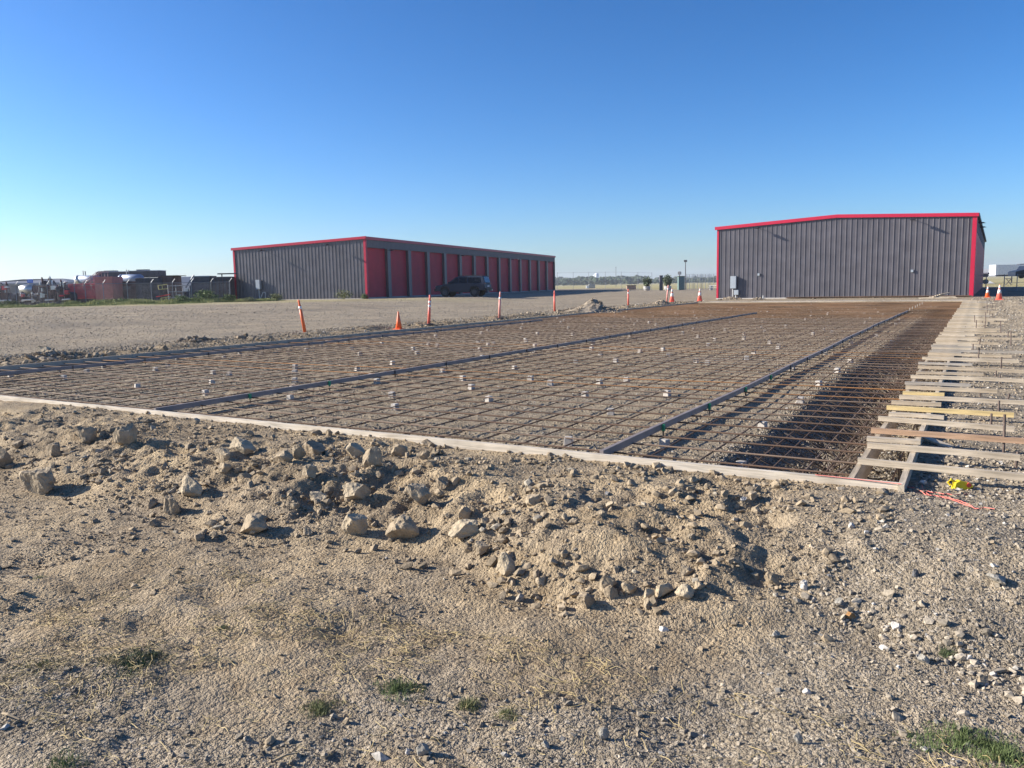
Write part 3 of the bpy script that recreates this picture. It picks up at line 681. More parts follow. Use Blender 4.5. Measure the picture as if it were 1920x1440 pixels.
for k in (0, 1, 2): allm.add(stuffb[k].v, stuffb[k].f)
o = allm.build('far_cross_bars', mat('rebar_far_mixed', (.19, .11, .06), .85, .2, .5, .35), mat_root); o['kind'] = 'stuff'
# front edge bar and bent-down ends
MB().tube(bar_path((-17.3, 6.33, -.045), (-.8, 6.29, -.03), 60, .008, 31)-org, .009, 6).build('edge_bar', RB[2], mat_root)
hk = MB()
for xx in xs:
    for s in (-1, 1):
        hk.tube([np.array((xx+.02*s, 6.62, MZ))-org, np.array((xx+.03*s+random.uniform(-.02, .02), 6.50, -.12))-org, np.array((xx+.07*s, 6.43+random.uniform(-.03, .03), -.26))-org], .0068, 5)
o = hk.build('bent_bar_ends', RB[0], mat_root); o['kind'] = 'stuff'
# footing cage
cage = empty('rebar_cage', (-.9, 31, -.4), 0, 'dense rusty rebar cage of bent stirrups sunk in the deep trench along the right form', 'rebar cage'); oc = np.array([-.9, 31, -.4])
for i, (xx, zz) in enumerate([(-1.42, -.085), (-1.0, -.085), (-1.15, -.33), (-.88, -.40), (-1.0, -.41), (-.65, -.38), (-.52, -.40), (-.54, -.14)]):
    MB().tube(bar_path((xx, 6.4, zz), (xx, 55.9, zz), 90, .012, 3000+i)-oc, .0078, 6).build('long_bar', RB[i % 3 if i % 3 != 1 else 0], cage)
yy = 6.45; i = 0; rest = MB()
while yy < 55.8:
    j = lambda s=.02: random.uniform(-s, s)
    b = MB()
    b.tube([np.array(p)-oc for p in [(-1.62+j(), yy+j(), -.075), (-1.34, yy+j(.03), -.19), (-.98+j(), yy-.05+j(), -.40), (-.50, yy+j(), -.40), (-.50+j(), yy+j(), -.12)]], .0072, 6)
    b.tube([np.array(p)-oc for p in [(-.86+j(), yy+.1, -.07), (-1.02+j(), yy+.02, -.22), (-1.22+j(), yy-.08, -.40)]], .0072, 6)
    if i % 2 == 0: b.tube([np.array(p)-oc for p in [(-1.15+j(), yy+.2, -.07), (-.93+j(), yy+.05, -.25), (-.84+j(), yy-.04, -.42)]], .0072, 6)
    for _ in range(2 if yy < 14 else 1):
        a0, a1 = random.uniform(-1.5, -.9), random.uniform(-1.3, -.5); b.tube([np.array(p)-oc for p in [(a0, yy+j(.15), -.10), ((a0+a1)/2, yy+j(.2), -.28), (a1, yy+j(.25), -.40)]], .0068, 5)
    if i < 80: b.build('stirrup', RBD[random.choice([0, 0, 1])], cage)
    else: rest.add(b.v, b.f)
    yy += .25 if yy < 20 else .4; i += 1
if rest.v:
    o = rest.build('far_stirrups', RB[0], cage); o['kind'] = 'stuff'

# spacer blocks
blk_m = mat('grey_concrete_spacer', (.47, .43, .38), .9, 0, .15, 20, .003, 120)
def block_mesh():
    b = MB(); w = .039; t = .034; b.hexa([(-w, -w, 0), (w, -w, 0), (w, w, 0), (-w, w, 0), (-t, -t, .078), (t, -t, .078), (t, t, .078), (-t, t, .078)])
    return b.build('spacer_block', blk_m, bevel=.004)
B0 = block_mesh(); first = True
def block(p, label=None, group='concrete spacer blocks under the rebar mat', m=None, s=1.0):
    global first
    if first: o = B0; first = False
    else: o = B0.copy(); COL.objects.link(o)
    o.location = (p[0], p[1], H1(p[0], p[1])-.004+(.0)); o.rotation_euler = (random.uniform(-.05, .05), random.uniform(-.05, .05), random.uniform(-.35, .35)); o.scale = (s, s, s)
    tag(o, label or 'small grey concrete spacer block propping up the rebar mat on the gravel', 'spacer block', None if label else group)
NB = [(1430, 802, 'pale spacer block right of the right screed rail, at the edge of the deep trench'), (1246, 838, 'pale spacer block beside the first green stake of the right screed rail'), (1145, 776, 'bright spacer block left of the right screed rail, under an orange bar'),
      (1066, 836, 'spacer block closest to the front form, left of the right screed rail'), (545, 751, 'spacer block just right of the near end of the middle screed rail, lower of two'), (549, 730, 'spacer block just below the middle screed rail, upper of two'),
      (1390, 862, 'spacer block by the front form, right of the right screed rail')]
for px, py, l in NB: block(gp(px, py, -.15), l, s=1.1)
for px, py in [(1097, 745), (1251, 742), (741, 769), (707, 720), (735, 745), (884, 731), (917, 755), (868, 714), (995, 714), (965, 694), (1032, 722), (1124, 722), (1175, 717), (1253, 669), (1080, 680), (1305, 680), (830, 700), (695, 710), (670, 695),
               (553, 702), (553, 716), (553, 690), (120, 712), (163, 700), (258, 730), (20, 707), (195, 690), (292, 697), (398, 722), (386, 740), (400, 703), (430, 706), (315, 687), (333, 674), (1500, 755), (1535, 725), (1570, 700), (1595, 680), (450, 664), (420, 672),
               (736, 684), (820, 650), (905, 640), (925, 645), (660, 655), (640, 643), (1003, 652), (1060, 650), (1200, 662), (1340, 640), (1460, 650), (1300, 620), (985, 640), (1040, 615), (1120, 620), (1190, 610)]:
    block(gp(px, py, -.15), s=1.12)
k = 60
for j in range(26):
    for i in range(9):
        xx = -16.6+i*1.75+random.uniform(-.3, .3)+.6*(j % 2); yy = 15+j*1.5+random.uniform(-.3, .3)
        if xx > -2.1 or k > 290: continue
        if random.random() < .75: block((xx, yy), s=1.15); k += 1

# screed rails
rail_m = mat('grey_painted_screed', (.25, .21, .195), .6, .2, .14, 4, .001, 30)
green = mat('green_plastic', (.02, .26, .13), .5); stk = mat('dark_stake_steel', (.05, .045, .045), .6, .5)
def screed(x0, y0, y1, label, gstakes, sag=0.):
    root = empty('screed_rail', (x0, y0, 0), 0, label, 'screed rail')
    P = []; n = 40; b = MB()
    for j in range(n):
        a = (y1-y0)*j/n; c = (y1-y0)*(j+1)/n; f = lambda t: (.03*math.sin(t*.23)+.012*math.sin(t*.9+x0), sag*.01*math.sin(t*1.1))
        (xa, za), (xc, zc) = f(a), f(c); w = .019
        b.hexa([(xa-w, a, -.066+za), (xa+w, a, -.066+za), (xc+w, c, -.066+zc), (xc-w, c, -.066+zc), (xa-w, a, .0+za), (xa+w, a, 0+za), (xc+w, c, 0+zc), (xc-w, c, 0+zc)])
    b.build('rail', rail_m, root)
    yy = y0+1.5; i = 0
    while yy < y1-.2:
        t = yy-y0; xw = .03*math.sin(t*.23)+.012*math.sin(t*.9+x0)
        s = MB().tube([(xw+.030, t, H1(x0, yy)-.02), (xw+.030, t, .004)], .009, 6).build('stake', stk, root)
        if i < gstakes: MB().box(xw+.021, xw+.047, t-.018, t+.018, -.075, -.005).build('clip', green, s)
        yy += 1.62+random.uniform(-.1, .1); i += 1
    return root
screed(-8.93, 6.35, 37.8, 'middle grey screed rail running over the rebar mat from the front form', 2)
screed(-2.80, 6.33, 40.2, 'right grey screed rail with green clips on its stakes', 4)
screed(-15.95, 6.4, 30.0, 'left grey screed rail close to the dark left form board', 1, 1.)
for i, (xx, yy) in enumerate([(-2.8, 41.8), (-2.8, 43.5), (-2.78, 45.2), (-2.8, 47.0), (-2.8, 49.0), (-2.8, 51.0)]):
    o = MB().tube([(0, 0, 0), (0, 0, .2)], .012, 6).build('screed_stake', mat('white_capped_stake', (.5, .47, .42), .7), loc=(xx, yy, H1(xx, yy))); tag(o, 'pale-topped bare stake continuing the line of the right screed rail', 'stake', 'bare stakes beyond the right screed rail')

# ------------------------------------------------------------------ cones and delineators
OR = mat('orange_plastic', (.85, .16, .045), .45, 0, .1, 3); ORP = mat('faded_pink_orange_plastic', (.85, .17, .12), .45, 0, .12, 4); WH = mat('white_reflective_collar', (.80, .76, .72), .4, 0, .06, 6); BKR = mat('black_rubber_base', (.035, .03, .03), .8)
def cone(px, py, hpx, label, m, collars=True, group=None, small=False):
    b = hit(px, py) if px < 1800 else np.array([*gp(px, py, 0)[:2], 0]); b[2] = H1(b[0], b[1]); D = depth_of(b); h = hpx/FPX*D; r = h*.19
    root = empty('traffic_cone', b, 0, label, 'traffic cone', group)
    MB().box(-r*1.35, r*1.35, -r*1.35, r*1.35, 0, .035).build('base', m if not collars else BKR if small is None else m, root, bevel=.006)
    rr = lambda t: r*(1-t)+.022*t
    MB().lathe([(rr(0), .035), (rr(.5), h*.5), (rr(1), h-.01), (.012, h)], n=20).build('cone_body', m, root, smooth=True)
    if collars:
        MB().lathe([(rr(.42)+.004, h*.42), (rr(.66)+.004, h*.66)], n=20).build('collar', WH, root, smooth=True)
        MB().lathe([(rr(.74)+.004, h*.74), (rr(.95)+.004, h*.95)], n=20).build('collar', WH, root, smooth=True)
cone(748, 618, 34, 'plain orange cone without bands behind the left form board', OR, False)
cone(1260, 567, 26, 'pink-orange cone with white bands beside the far small dirt heap', ORP)
cone(1312, 565, 25, 'white-banded cone just left of the right building corner', ORP)
cone(1851, 560.5, 21, 'smaller, faded orange cone with white bands right of the right building', OR)
cone(1873, 563.5, 29, 'taller white-banded cone on a wide base, right of the smaller faded one', ORP)
def delineator(px, py, hpx, lean, label, m, bands=1, loopy=False, basev=True):
    b = hit(px, py); D = depth_of(b); h = hpx/FPX*D; root = empty('delineator_post', b, 0, label, 'delineator post')
    Rr = np.array([RC[0, 0], RC[1, 0], 0]); tp = np.array([0, 0, h])+Rr*lean/FPX*D
    f = lambda t: tuple(np.array([0, 0, 0])*(1-t)+tp*t)
    if basev: MB().lathe([(.20, 0), (.20, .03), (.12, .05)], n=8).build('base', BKR, root)
    MB().tube([f(.02), f(.82)], [.058, .047], 14).build('tube', m, root, smooth=True)
    MB().tube([f(.82), f(.86), f(.97), f(1)], [.034, .036, .036, .02], 12).build('handle_knob', m, root, smooth=True)
    for q in range(bands):
        a = .80-.13*q; MB().tube([f(a-.09), f(a)], [.0535, .0515], 14).build('reflective_band', WH, root, smooth=True)
delineator(572, 624, 62, -9, 'leaning bright orange delineator post at left, top tilted to the left', OR, 1, basev=False)
delineator(804, 609, 56, 4, 'red-orange delineator post on a flat base right of the plain orange cone', ORP, 2)
delineator(936, 598, 51, 3, 'faded pinkish delineator post on a flat base in front of the dark vehicle', mat('very_faded_pink_plastic', (.75, .32, .26), .5, 0, .15, 3), 1)
delineator(1040, 584, 39, 0, 'plain orange-pink delineator post left of the large dirt heap', ORP, 0, basev=False)
delineator(1178, 573, 31, 0, 'red delineator post between the two dirt heaps', ORP, 1, basev=False)
delineator(1250, 567, 32, 3, 'faded pinkish post standing right next to the pink-orange cone', mat('very_faded_pink_plastic', (.75, .32, .26)), 1, basev=False)

# dirt heaps
def heap(px, py, wpx, hpx, label, seed, shape=1.0, dk=None):
    c = hit(px, py); D = depth_of(c); W = wpx/FPX*D/2; Hh = hpx/FPX*D; n = 70; r = np.random.default_rng(seed)
    g = np.linspace(-1, 1, n); X, Y = np.meshgrid(g, g); rr = np.hypot(X, Y); cc = np.clip(1-rr, 0, 1)
    Z = Hh*(cc**1.15*.85+.35*np.exp(-((X+.02)**2+(Y)**2)/.035)*shape)
    Z = Z*(1+.25*fbm(X*W+seed, Y*W, W*.5, seed, 3))+cc**.5*.05*fbm(X*W, Y*W, .25, seed+3, 3)
    x = c[0]+X.ravel()*W; y = c[1]+W*.5+Y.ravel()*W; zg = terrain(x, y, False)
    V = np.stack([x-c[0], y-c[1], zg-c[2]+Z.ravel()-.015-.06*np.clip(rr.ravel()-.97, 0, 1)], 1)
    k = (np.arange(n-1)[:, None]*n+np.arange(n-1)[None]).ravel(); F = np.stack([k, k+1, k+1+n, k+n], 1); F = F[(rr.ravel()[F] < 1.02).all(1)]
    used = np.unique(F); re = np.zeros(n*n, int)-1; re[used] = np.arange(len(used))
    root = empty('dirt_heap', c, 0, label, 'dirt heap')
    raw_mesh('heap_body', V[used], re[F], mat('heap_soil', (.29, .235, .17), .95, 0, .35, 5, .04, 14), root, smooth=True)
    m = int(420*W/1.5); a = r.uniform(0, 6.28, m); q = np.sqrt(r.uniform(0, 1.2, m)); x2 = c[0]+np.cos(a)*q*W; y2 = c[1]+W*.5+np.sin(a)*q*W
    gi = np.clip(((np.cos(a)*q+1)/2*(n-1)).astype(int), 0, n-1); gj = np.clip(((np.sin(a)*q+1)/2*(n-1)).astype(int), 0, n-1)
    z2 = terrain(x2, y2, False)+np.where(q < 1, Z[gj, gi], 0); s = np.clip(.04*np.exp(r.exponential(.5, m)), 0, .22)
    col = np.clip(r.normal(1, .15, (m, 1)), .5, 1.4)*np.array([(.30, .245, .18)])
    o = scatter('heap_clods', x2, y2, s, col, 'ico', .1, parent=root, zoff=z2)
    for v in [o]: v.location = (-c[0], -c[1], -c[2])
heap(1100, 584, 132, 19, 'large pointed dirt and rubble heap behind the left form board', 5, 1.0)
heap(1237, 571, 50, 9, 'small low dirt heap just left of the pink-orange cone', 6, .4)
heap(1365, 562, 42, 6, 'low dirt heap under the electrical box at the left corner of the right building', 7, .3)
heap(1418, 562, 26, 5, 'smallest dirt heap right of the electrical box at the foot of the right building', 9, .3)
heap(352, 641, 60, 7, 'low heap of dark clods just outside the left form board, left side of photo', 12, .6)
heap(455, 636, 36, 5, 'small dark heap outside the left form board, left of the leaning post', 13, .5)
heap(80, 668, 90, 9, 'long low spoil heap outside the left form at the far left', 14, .3)

# ------------------------------------------------------------------ buildings
PAN = mat('charcoal_metal_panel', (.118, .110, .122), .42, .35, .16, 1.1)
PAN2 = mat('charcoal_metal_panel_side', (.142, .116, .122), .45, .3, .06, .7)
RED = mat('red_painted_trim', (.50, .014, .05), .4, 0, .06, 1.0); REDD = mat('red_roll_up_door', (.54, .02, .045), .5, 0, .1, .8)
ROOF = mat('galvanised_roof', (.42, .42, .43), .4, .6, .1, 1); CONC = mat('apron_concrete', (.5, .47, .43), .9, 0, .12, 2)
def ribbed(P0, U, Nn, length, zb, ztop, rib=.37, depth=.032, rw=.075):
    """ribbed sheet from P0 along U, outward normal Nn; ztop(s) gives the top height"""
    b = MB(); prof = []; s = 0
    while s < length:
        prof += [(s, 0), (min(s+rib-rw-.03, length), 0), (min(s+rib-rw, length), depth), (min(s+rib-.03, length), depth)]; s += rib
    prof.append((length, 0)); pr = []
    for q in prof:
        if not pr or q[0] > pr[-1][0]+1e-6: pr.append(q)
    vs = []; fs = []
    for s, d in pr:
        p = P0+U*s+Nn*d; vs += [(p[0], p[1], zb), (p[0], p[1], ztop(s))]
    for i in range(len(pr)-1): fs.append((2*i, 2*i+2, 2*i+3, 2*i+1))
    b.add(vs, fs); return b
def v3(p, z): return np.array([p[0], p[1], z])
# --- right building, gable end towards us
RZ = 0.0
r0 = gp(1347, 560.2, RZ)[:2]; r1 = gp(1823, 556.6, RZ)[:2]
r0 = np.array([r0[0], r1[1]+(r0[1]-r1[1])*.3]); U = (r1-r0); RL = np.linalg.norm(U); U /= RL; NF = np.array([U[1], -U[0]])
RH, RPK, RLEN = 5.80, .45, 52.0
BKv = -NF
rb = empty('storage_building', (r0[0], r0[1], RZ), 0, 'charcoal ribbed metal building at right with low gable end and red trim facing the slab', 'storage building')
orr = np.array([r0[0], r0[1], RZ]); sub = lambda V: V-orr
topz = lambda s: RZ+RH+RPK*(1-abs(s/RL*2-1))
ribbed(r0, U, NF, RL, RZ+.06, topz).build('front_wall', PAN, rb, xf=sub)
b = ribbed(r1, BKv, U, RLEN, RZ+.06, lambda s: RZ+RH); b.build('right_wall', PAN2, rb, xf=sub)
ribbed(r0+BKv*RLEN, -BKv, -U, RLEN, RZ+.06, lambda s: RZ+RH).build('left_wall', PAN2, rb, xf=sub)
ribbed(r1+BKv*RLEN, -U, BKv, RL, RZ+.06, topz).build('back_wall', PAN, rb, xf=sub)
m0 = (r0+r1)/2; b = MB()
for a, c in ((r0-U*.1, m0), (m0, r1+U*.1)):
    za = RZ+RH+.05+(RPK if np.allclose(a, m0) else 0); zc = RZ+RH+.05+(RPK if np.allclose(c, m0) else 0)
    b.hexa([v3(a+NF*.05, za), v3(c+NF*.05, zc), v3(c+BKv*RLEN, zc), v3(a+BKv*RLEN, za), v3(a+NF*.05, za+.06), v3(c+NF*.05, zc+.06), v3(c+BKv*RLEN, zc+.06), v3(a+BKv*RLEN, za+.06)])
b.build('roof', ROOF, rb, xf=sub)
def rake(a, c, za, zc, w=.25, t=.12):
    b = MB(); p, q = a+NF*.033, c+NF*.033; P, Q = a+NF*(.033+t), c+NF*(.033+t)
    b.hexa([v3(p, za-w), v3(q, zc-w), v3(Q, zc-w), v3(P, za-w), v3(p, za), v3(q, zc), v3(Q, zc), v3(P, za)]); return b
rake(r0-U*.16, m0-U*.004, RZ+RH+.10, RZ+RH+RPK+.10).build('rake_trim', RED, rb, xf=sub)
rake(m0+U*.004, r1+U*.16, RZ+RH+RPK+.10, RZ+RH+.10).build('rake_trim', RED, rb, xf=sub)
def corner(P, A, B, z0, z1, w=.16, t=.022, off=.034):
    b = MB(); # L-shaped trim: along A from P with normal -B.. built as two thin boxes
    a0 = P+B*off; b.hexa([v3(a0, z0), v3(a0+A*w, z0), v3(a0+A*w+B*t, z0), v3(a0+B*t, z0), v3(a0, z1), v3(a0+A*w, z1), v3(a0+A*w+B*t, z1), v3(a0+B*t, z1)]); return b
corner(r0, U, NF, RZ+.05, RZ+RH-.14).build('corner_trim', RED, rb, xf=sub)
corner(r1+U*.055, -U, NF, RZ+.05, RZ+RH-.14, w=.27).build('corner_trim', RED, rb, xf=sub)
b = MB(); P = r1+U*.04; b.hexa([v3(P, RZ+.05), v3(P+U*.03, RZ+.05), v3(P+U*.03+BKv*.35, RZ+.05), v3(P+BKv*.35, RZ+.05), v3(P, RZ+RH-.1), v3(P+U*.03, RZ+RH-.1), v3(P+U*.03+BKv*.35, RZ+RH-.1), v3(P+BKv*.35, RZ+RH-.1)]); b.build('corner_trim', RED, rb, xf=sub)
b = MB(); P = r1+U*.04; b.hexa([v3(P, RZ+RH-.1), v3(P+U*.16, RZ+RH-.1), v3(P+U*.16+BKv*RLEN, RZ+RH-.1), v3(P+BKv*RLEN, RZ+RH-.1), v3(P, RZ+RH+.1), v3(P+U*.16, RZ+RH+.1), v3(P+U*.16+BKv*RLEN, RZ+RH+.1), v3(P+BKv*RLEN, RZ+RH+.1)]); b.build('eave_trim', mat('dark_gutter', (.06, .06, .07), .5), rb, xf=sub)
b = MB(); b.obox(v3(r0+NF*.02, RZ-.2), v3(r1+NF*.02, RZ-.2), .12, .26); b.build('footing', CONC, rb, xf=sub)
# side wall doors on right side, barely seen
for i in range(11):
    a = r1+BKv*(1.2+i*4.5)+U*.035; c = a+BKv*3.5
    b = MB().hexa([v3(a, RZ+.06), v3(c, RZ+.06), v3(c+U*.02, RZ+.06), v3(a+U*.02, RZ+.06), v3(a, RZ+4.6), v3(c, RZ+4.6), v3(c+U*.02, RZ+4.6), v3(a+U*.02, RZ+4.6)]); b.build('roll_up_door', REDD, rb, xf=sub)
GB = mat('grey_electrical_enclosure', (.36, .40, .44), .5, .2, .08, 4); LGT = mat('dark_bronze_fixture', (.05, .05, .055), .5, .4)
def wall_light(P, Nn, z, root, xf, arm=.55):
    b = MB().tube([v3(P+Nn*.04, z+.0), v3(P+Nn*(arm*.6), z+.06), v3(P+Nn*arm, z+.03)], .028, 8)
    o = b.build('wall_light', LGT, root, xf=xf); 
    T = np.array([Nn[1], -Nn[0]])*1.25; c = P+Nn*arm
    h = MB().hexa([v3(c-T*.13, z-.05), v3(c+T*.13, z-.05), v3(c+T*.13+Nn*.44, z-.02), v3(c-T*.13+Nn*.44, z-.02), v3(c-T*.1, z+.06), v3(c+T*.1, z+.06), v3(c+T*.1+Nn*.3, z+.05), v3(c-T*.1+Nn*.3, z+.05)])
    h.build('lamp_head', LGT, o, xf=xf)
for px, yy in ((1436, 425), (1725, 408)):
    s = float(np.interp(px, [1347, 1828], [0, RL])); s = RL*((px-1347)/(1828-1347)); wall_light(r0+U*s, NF, topz(s)-.36, rb, sub, .55)
for px in (1434, 1722):
    s = RL*((px-1347)/(1826-1347)); P = r0+U*s+NF*.035
    MB().hexa([v3(P, 1.85), v3(P+U*.17, 1.85), v3(P+U*.17+NF*.1, 1.85), v3(P+NF*.1, 1.85), v3(P, 2.03), v3(P+U*.17, 2.03), v3(P+U*.17+NF*.1, 2.03), v3(P+NF*.1, 2.03)]).build('junction_box', GB, rb, xf=sub)
for k_, z_ in enumerate((5.5, 5.0)):
    P = r1+BKv*(2+6*k_)+U*.05; wall_light(P, U, 5.3, rb, sub, .08)
def ebox(P, U_, N_, w, z0, z1, d, name, root, xf):
    a = P+N_*.036
    return MB().hexa([v3(a, z0), v3(a+U_*w, z0), v3(a+U_*w+N_*d, z0), v3(a+N_*d, z0), v3(a, z1), v3(a+U_*w, z1), v3(a+U_*w+N_*d, z1), v3(a+N_*d, z1)]).build(name, GB, root, xf=xf, bevel=.01)
s = RL*((1379-1347)/479); ebox(r0+U*s, U, NF, .46, .85, 1.85, .32, 'electrical_box', rb, sub)
s = RL*((1386.5-1347)/479); ebox(r0+U*s, U, NF, .36, .32, .72, .25, 'meter_box', rb, sub)
P = r0+U*(s-.12)+NF*.2; MB().tube([v3(P, .0), v3(P, .86)], .035, 8).tube([v3(P+U*.25, -.05), v3(P+U*.25, .33)], .045, 8).build('conduit', mat('pale_conduit', (.55, .55, .54), .6), rb, xf=sub)

# --- left building
lb_z = .40; LL = np.linalg.norm(LW1-LW0); LF = -LN                       # LN faces the lot (right), LS goes away
HL, HLow, WL_ = 6.12, 5.46, 0
# front wall runs from the corner LW0 towards the left, direction -LN
e = at(441, 540, 1.0)-EYE; e = e[:2]/np.linalg.norm(e[:2])
A = np.stack([-LN, -e], 1); tt = np.linalg.solve(A, -LW0); WL_ = tt[0]
lb = empty('storage_building', (LW0[0], LW0[1], lb_z), 0, 'long charcoal metal building at left with a row of red roll-up doors in shade', 'storage building')
ol = np.array([LW0[0], LW0[1], lb_z]); subl = lambda V: V-ol
FNL = -LS
fl = LW0-LN*WL_
top_f = lambda s: lb_z+HLow+(HL-HLow)*s/WL_
ribbed(fl, LN, FNL, WL_, lb_z+.03, top_f, rib=.405).build('front_wall', PAN, lb, xf=subl)
ribbed(fl+LS*LL, -LS, -LN, LL, lb_z+.03, lambda s: lb_z+HLow).build('rear_wall', PAN2, lb, xf=subl)
ribbed(LW1, -LN, LS, WL_, lb_z+.03, lambda s: lb_z+HL+(HLow-HL)*s/WL_).build('far_end_wall', PAN, lb, xf=subl)
ribbed(LW0, LS, LN, LL, lb_z+5.15, lambda s: lb_z+HL, rib=.305, rw=.1, depth=.035).build('header_panel', PAN2, lb, xf=subl)
b = MB(); a0, a1 = fl-LN*.1, LW0+LN*.06
b.hexa([v3(a0+FNL*.05, lb_z+HLow+.04), v3(a1+FNL*.05, lb_z+HL+.04), v3(a1+LS*LL, lb_z+HL+.04), v3(a0+LS*LL, lb_z+HLow+.04), v3(a0+FNL*.05, lb_z+HLow+.1), v3(a1+FNL*.05, lb_z+HL+.1), v3(a1+LS*LL, lb_z+HL+.1), v3(a0+LS*LL, lb_z+HLow+.1)]).build('roof', ROOF, lb, xf=subl)
p, q = fl-LN*.14, LW0+LN*.16; b = MB(); za, zc = lb_z+HLow+.12, lb_z+HL+.12; w = .26
b.hexa([v3(p+FNL*.035, za-w), v3(q+FNL*.035, zc-w), v3(q+FNL*.17, zc-w), v3(p+FNL*.17, za-w), v3(p+FNL*.035, za), v3(q+FNL*.035, zc), v3(q+FNL*.17, zc), v3(p+FNL*.17, za)]).build('rake_trim', RED, lb, xf=subl)
p, q = LW0+LS*.002, LW1; b = MB(); z0, z1 = lb_z+HL-.2, lb_z+HL+.1
b.hexa([v3(p+LN*.04, z0), v3(q+LN*.04, z0), v3(q+LN*.155, z0), v3(p+LN*.155, z0), v3(p+LN*.04, z1), v3(q+LN*.04, z1), v3(q+LN*.155, z1), v3(p+LN*.155, z1)]).build('eave_trim', RED, lb, xf=subl)
def slab_(P, A, wa, B, wb, z0, z1): return MB().hexa([v3(P, z0), v3(P+A*wa, z0), v3(P+A*wa+B*wb, z0), v3(P+B*wb, z0), v3(P, z1), v3(P+A*wa, z1), v3(P+A*wa+B*wb, z1), v3(P+B*wb, z1)])
slab_(fl+FNL*.034, LN, .22, FNL, .03, lb_z, lb_z+HLow-.18).build('corner_trim', RED, lb, xf=subl)
slab_(LW0+FNL*.034+LN*.06, -LN, .24, FNL, .03, lb_z, lb_z+HL-.18).build('corner_trim', RED, lb, xf=subl)
slab_(LW0+LN*.03, LS, .22, LN, .03, lb_z, lb_z+HL-.23).build('corner_trim', RED, lb, xf=subl)
NBAY = 14; bw = LL/NBAY; pw = .72
def door_mesh(a, w):
    """curtain with real horizontal slats"""
    vs = []; fs = []; z = lb_z+.04; k = 0; n = 46; h = (5.16-.04)/n
    for i in range(n+1):
        for dz, d in ((0, 0.), (h*.35, .022), (h*.8, .022)):
            if i == n and dz > 0: break
            zz = z+i*h+dz
            for s in (0, w): pnt = a+LS*s+LN*d; vs.append((pnt[0], pnt[1], zz))
    m = len(vs)//2
    for i in range(m-1): fs.append((2*i, 2*i+1, 2*i+3, 2*i+2))
    return MB().add(vs, fs)
for i in range(NBAY):
    s0 = i*bw+(.30 if i == 0 else pw/2); s1 = (i+1)*bw-(pw/2 if i < NBAY-1 else .3)
    d = door_mesh(LW0+LS*s0-LN*.30, s1-s0).build('roll_up_door', REDD, lb, xf=subl)
    slab_(LW0+LS*s0-LN*.26, LS, s1-s0, LN, .03, lb_z+.02, lb_z+.12).build('bottom_bar', mat('door_bottom_bar', (.22, .21, .22), .5, .4), d, xf=subl)
for i in range(1, NBAY):
    P = LW0+LS*(i*bw-pw/2)-LN*.34; slab_(P, LS, pw, LN, .37, lb_z, lb_z+5.15).build('pilaster', PAN2, lb, xf=subl)
slab_(LW0-LN*.34, LS, .30, LN, .365, lb_z, lb_z+5.15).build('pilaster', PAN2, lb, xf=subl); slab_(LW1-LS*.30-LN*.34, LS, .30, LN, .37, lb_z, lb_z+5.15).build('pilaster', PAN2, lb, xf=subl)
slab_(LW0-LN*.4, LS, LL, LN, 1.0, lb_z-.3, lb_z+.035).build('apron', CONC, lb, xf=subl)
slab_(fl-LN*.05-LS*.05, LN, WL_, LS, .3, lb_z-.3, lb_z+.05).build('footing', CONC, lb, xf=subl)
for f in (.25, .745):
    P = fl+LN*WL_*f; wall_light(P, FNL, top_f(WL_*f)-.45, lb, subl, .6)
for i in (1, 5, 9, 13): P = LW0+LS*(i*bw); wall_light(P+LN*.03, LN, lb_z+5.0, lb, subl, .16)
s = WL_*(485-441)/(689-441.); ebox(fl+LN*s*1.03, LN, FNL, .48, lb_z+1.15, lb_z+2.15, .35, 'electrical_box', lb, subl)
P = fl+LN*(s*1.03+.25)+FNL*.2; MB().tube([v3(P, lb_z), v3(P, lb_z+1.2)], .04, 8).tube([v3(P+LN*.1, lb_z+.1), v3(P+LN*.45, lb_z+.8), v3(P+LN*.75, lb_z+.85)], .04, 8).tube([v3(P+LN*.75, lb_z), v3(P+LN*.75, lb_z+.85)], .04, 8).build('conduit', mat('pale_conduit', (.55, .55, .54)), lb, xf=subl)

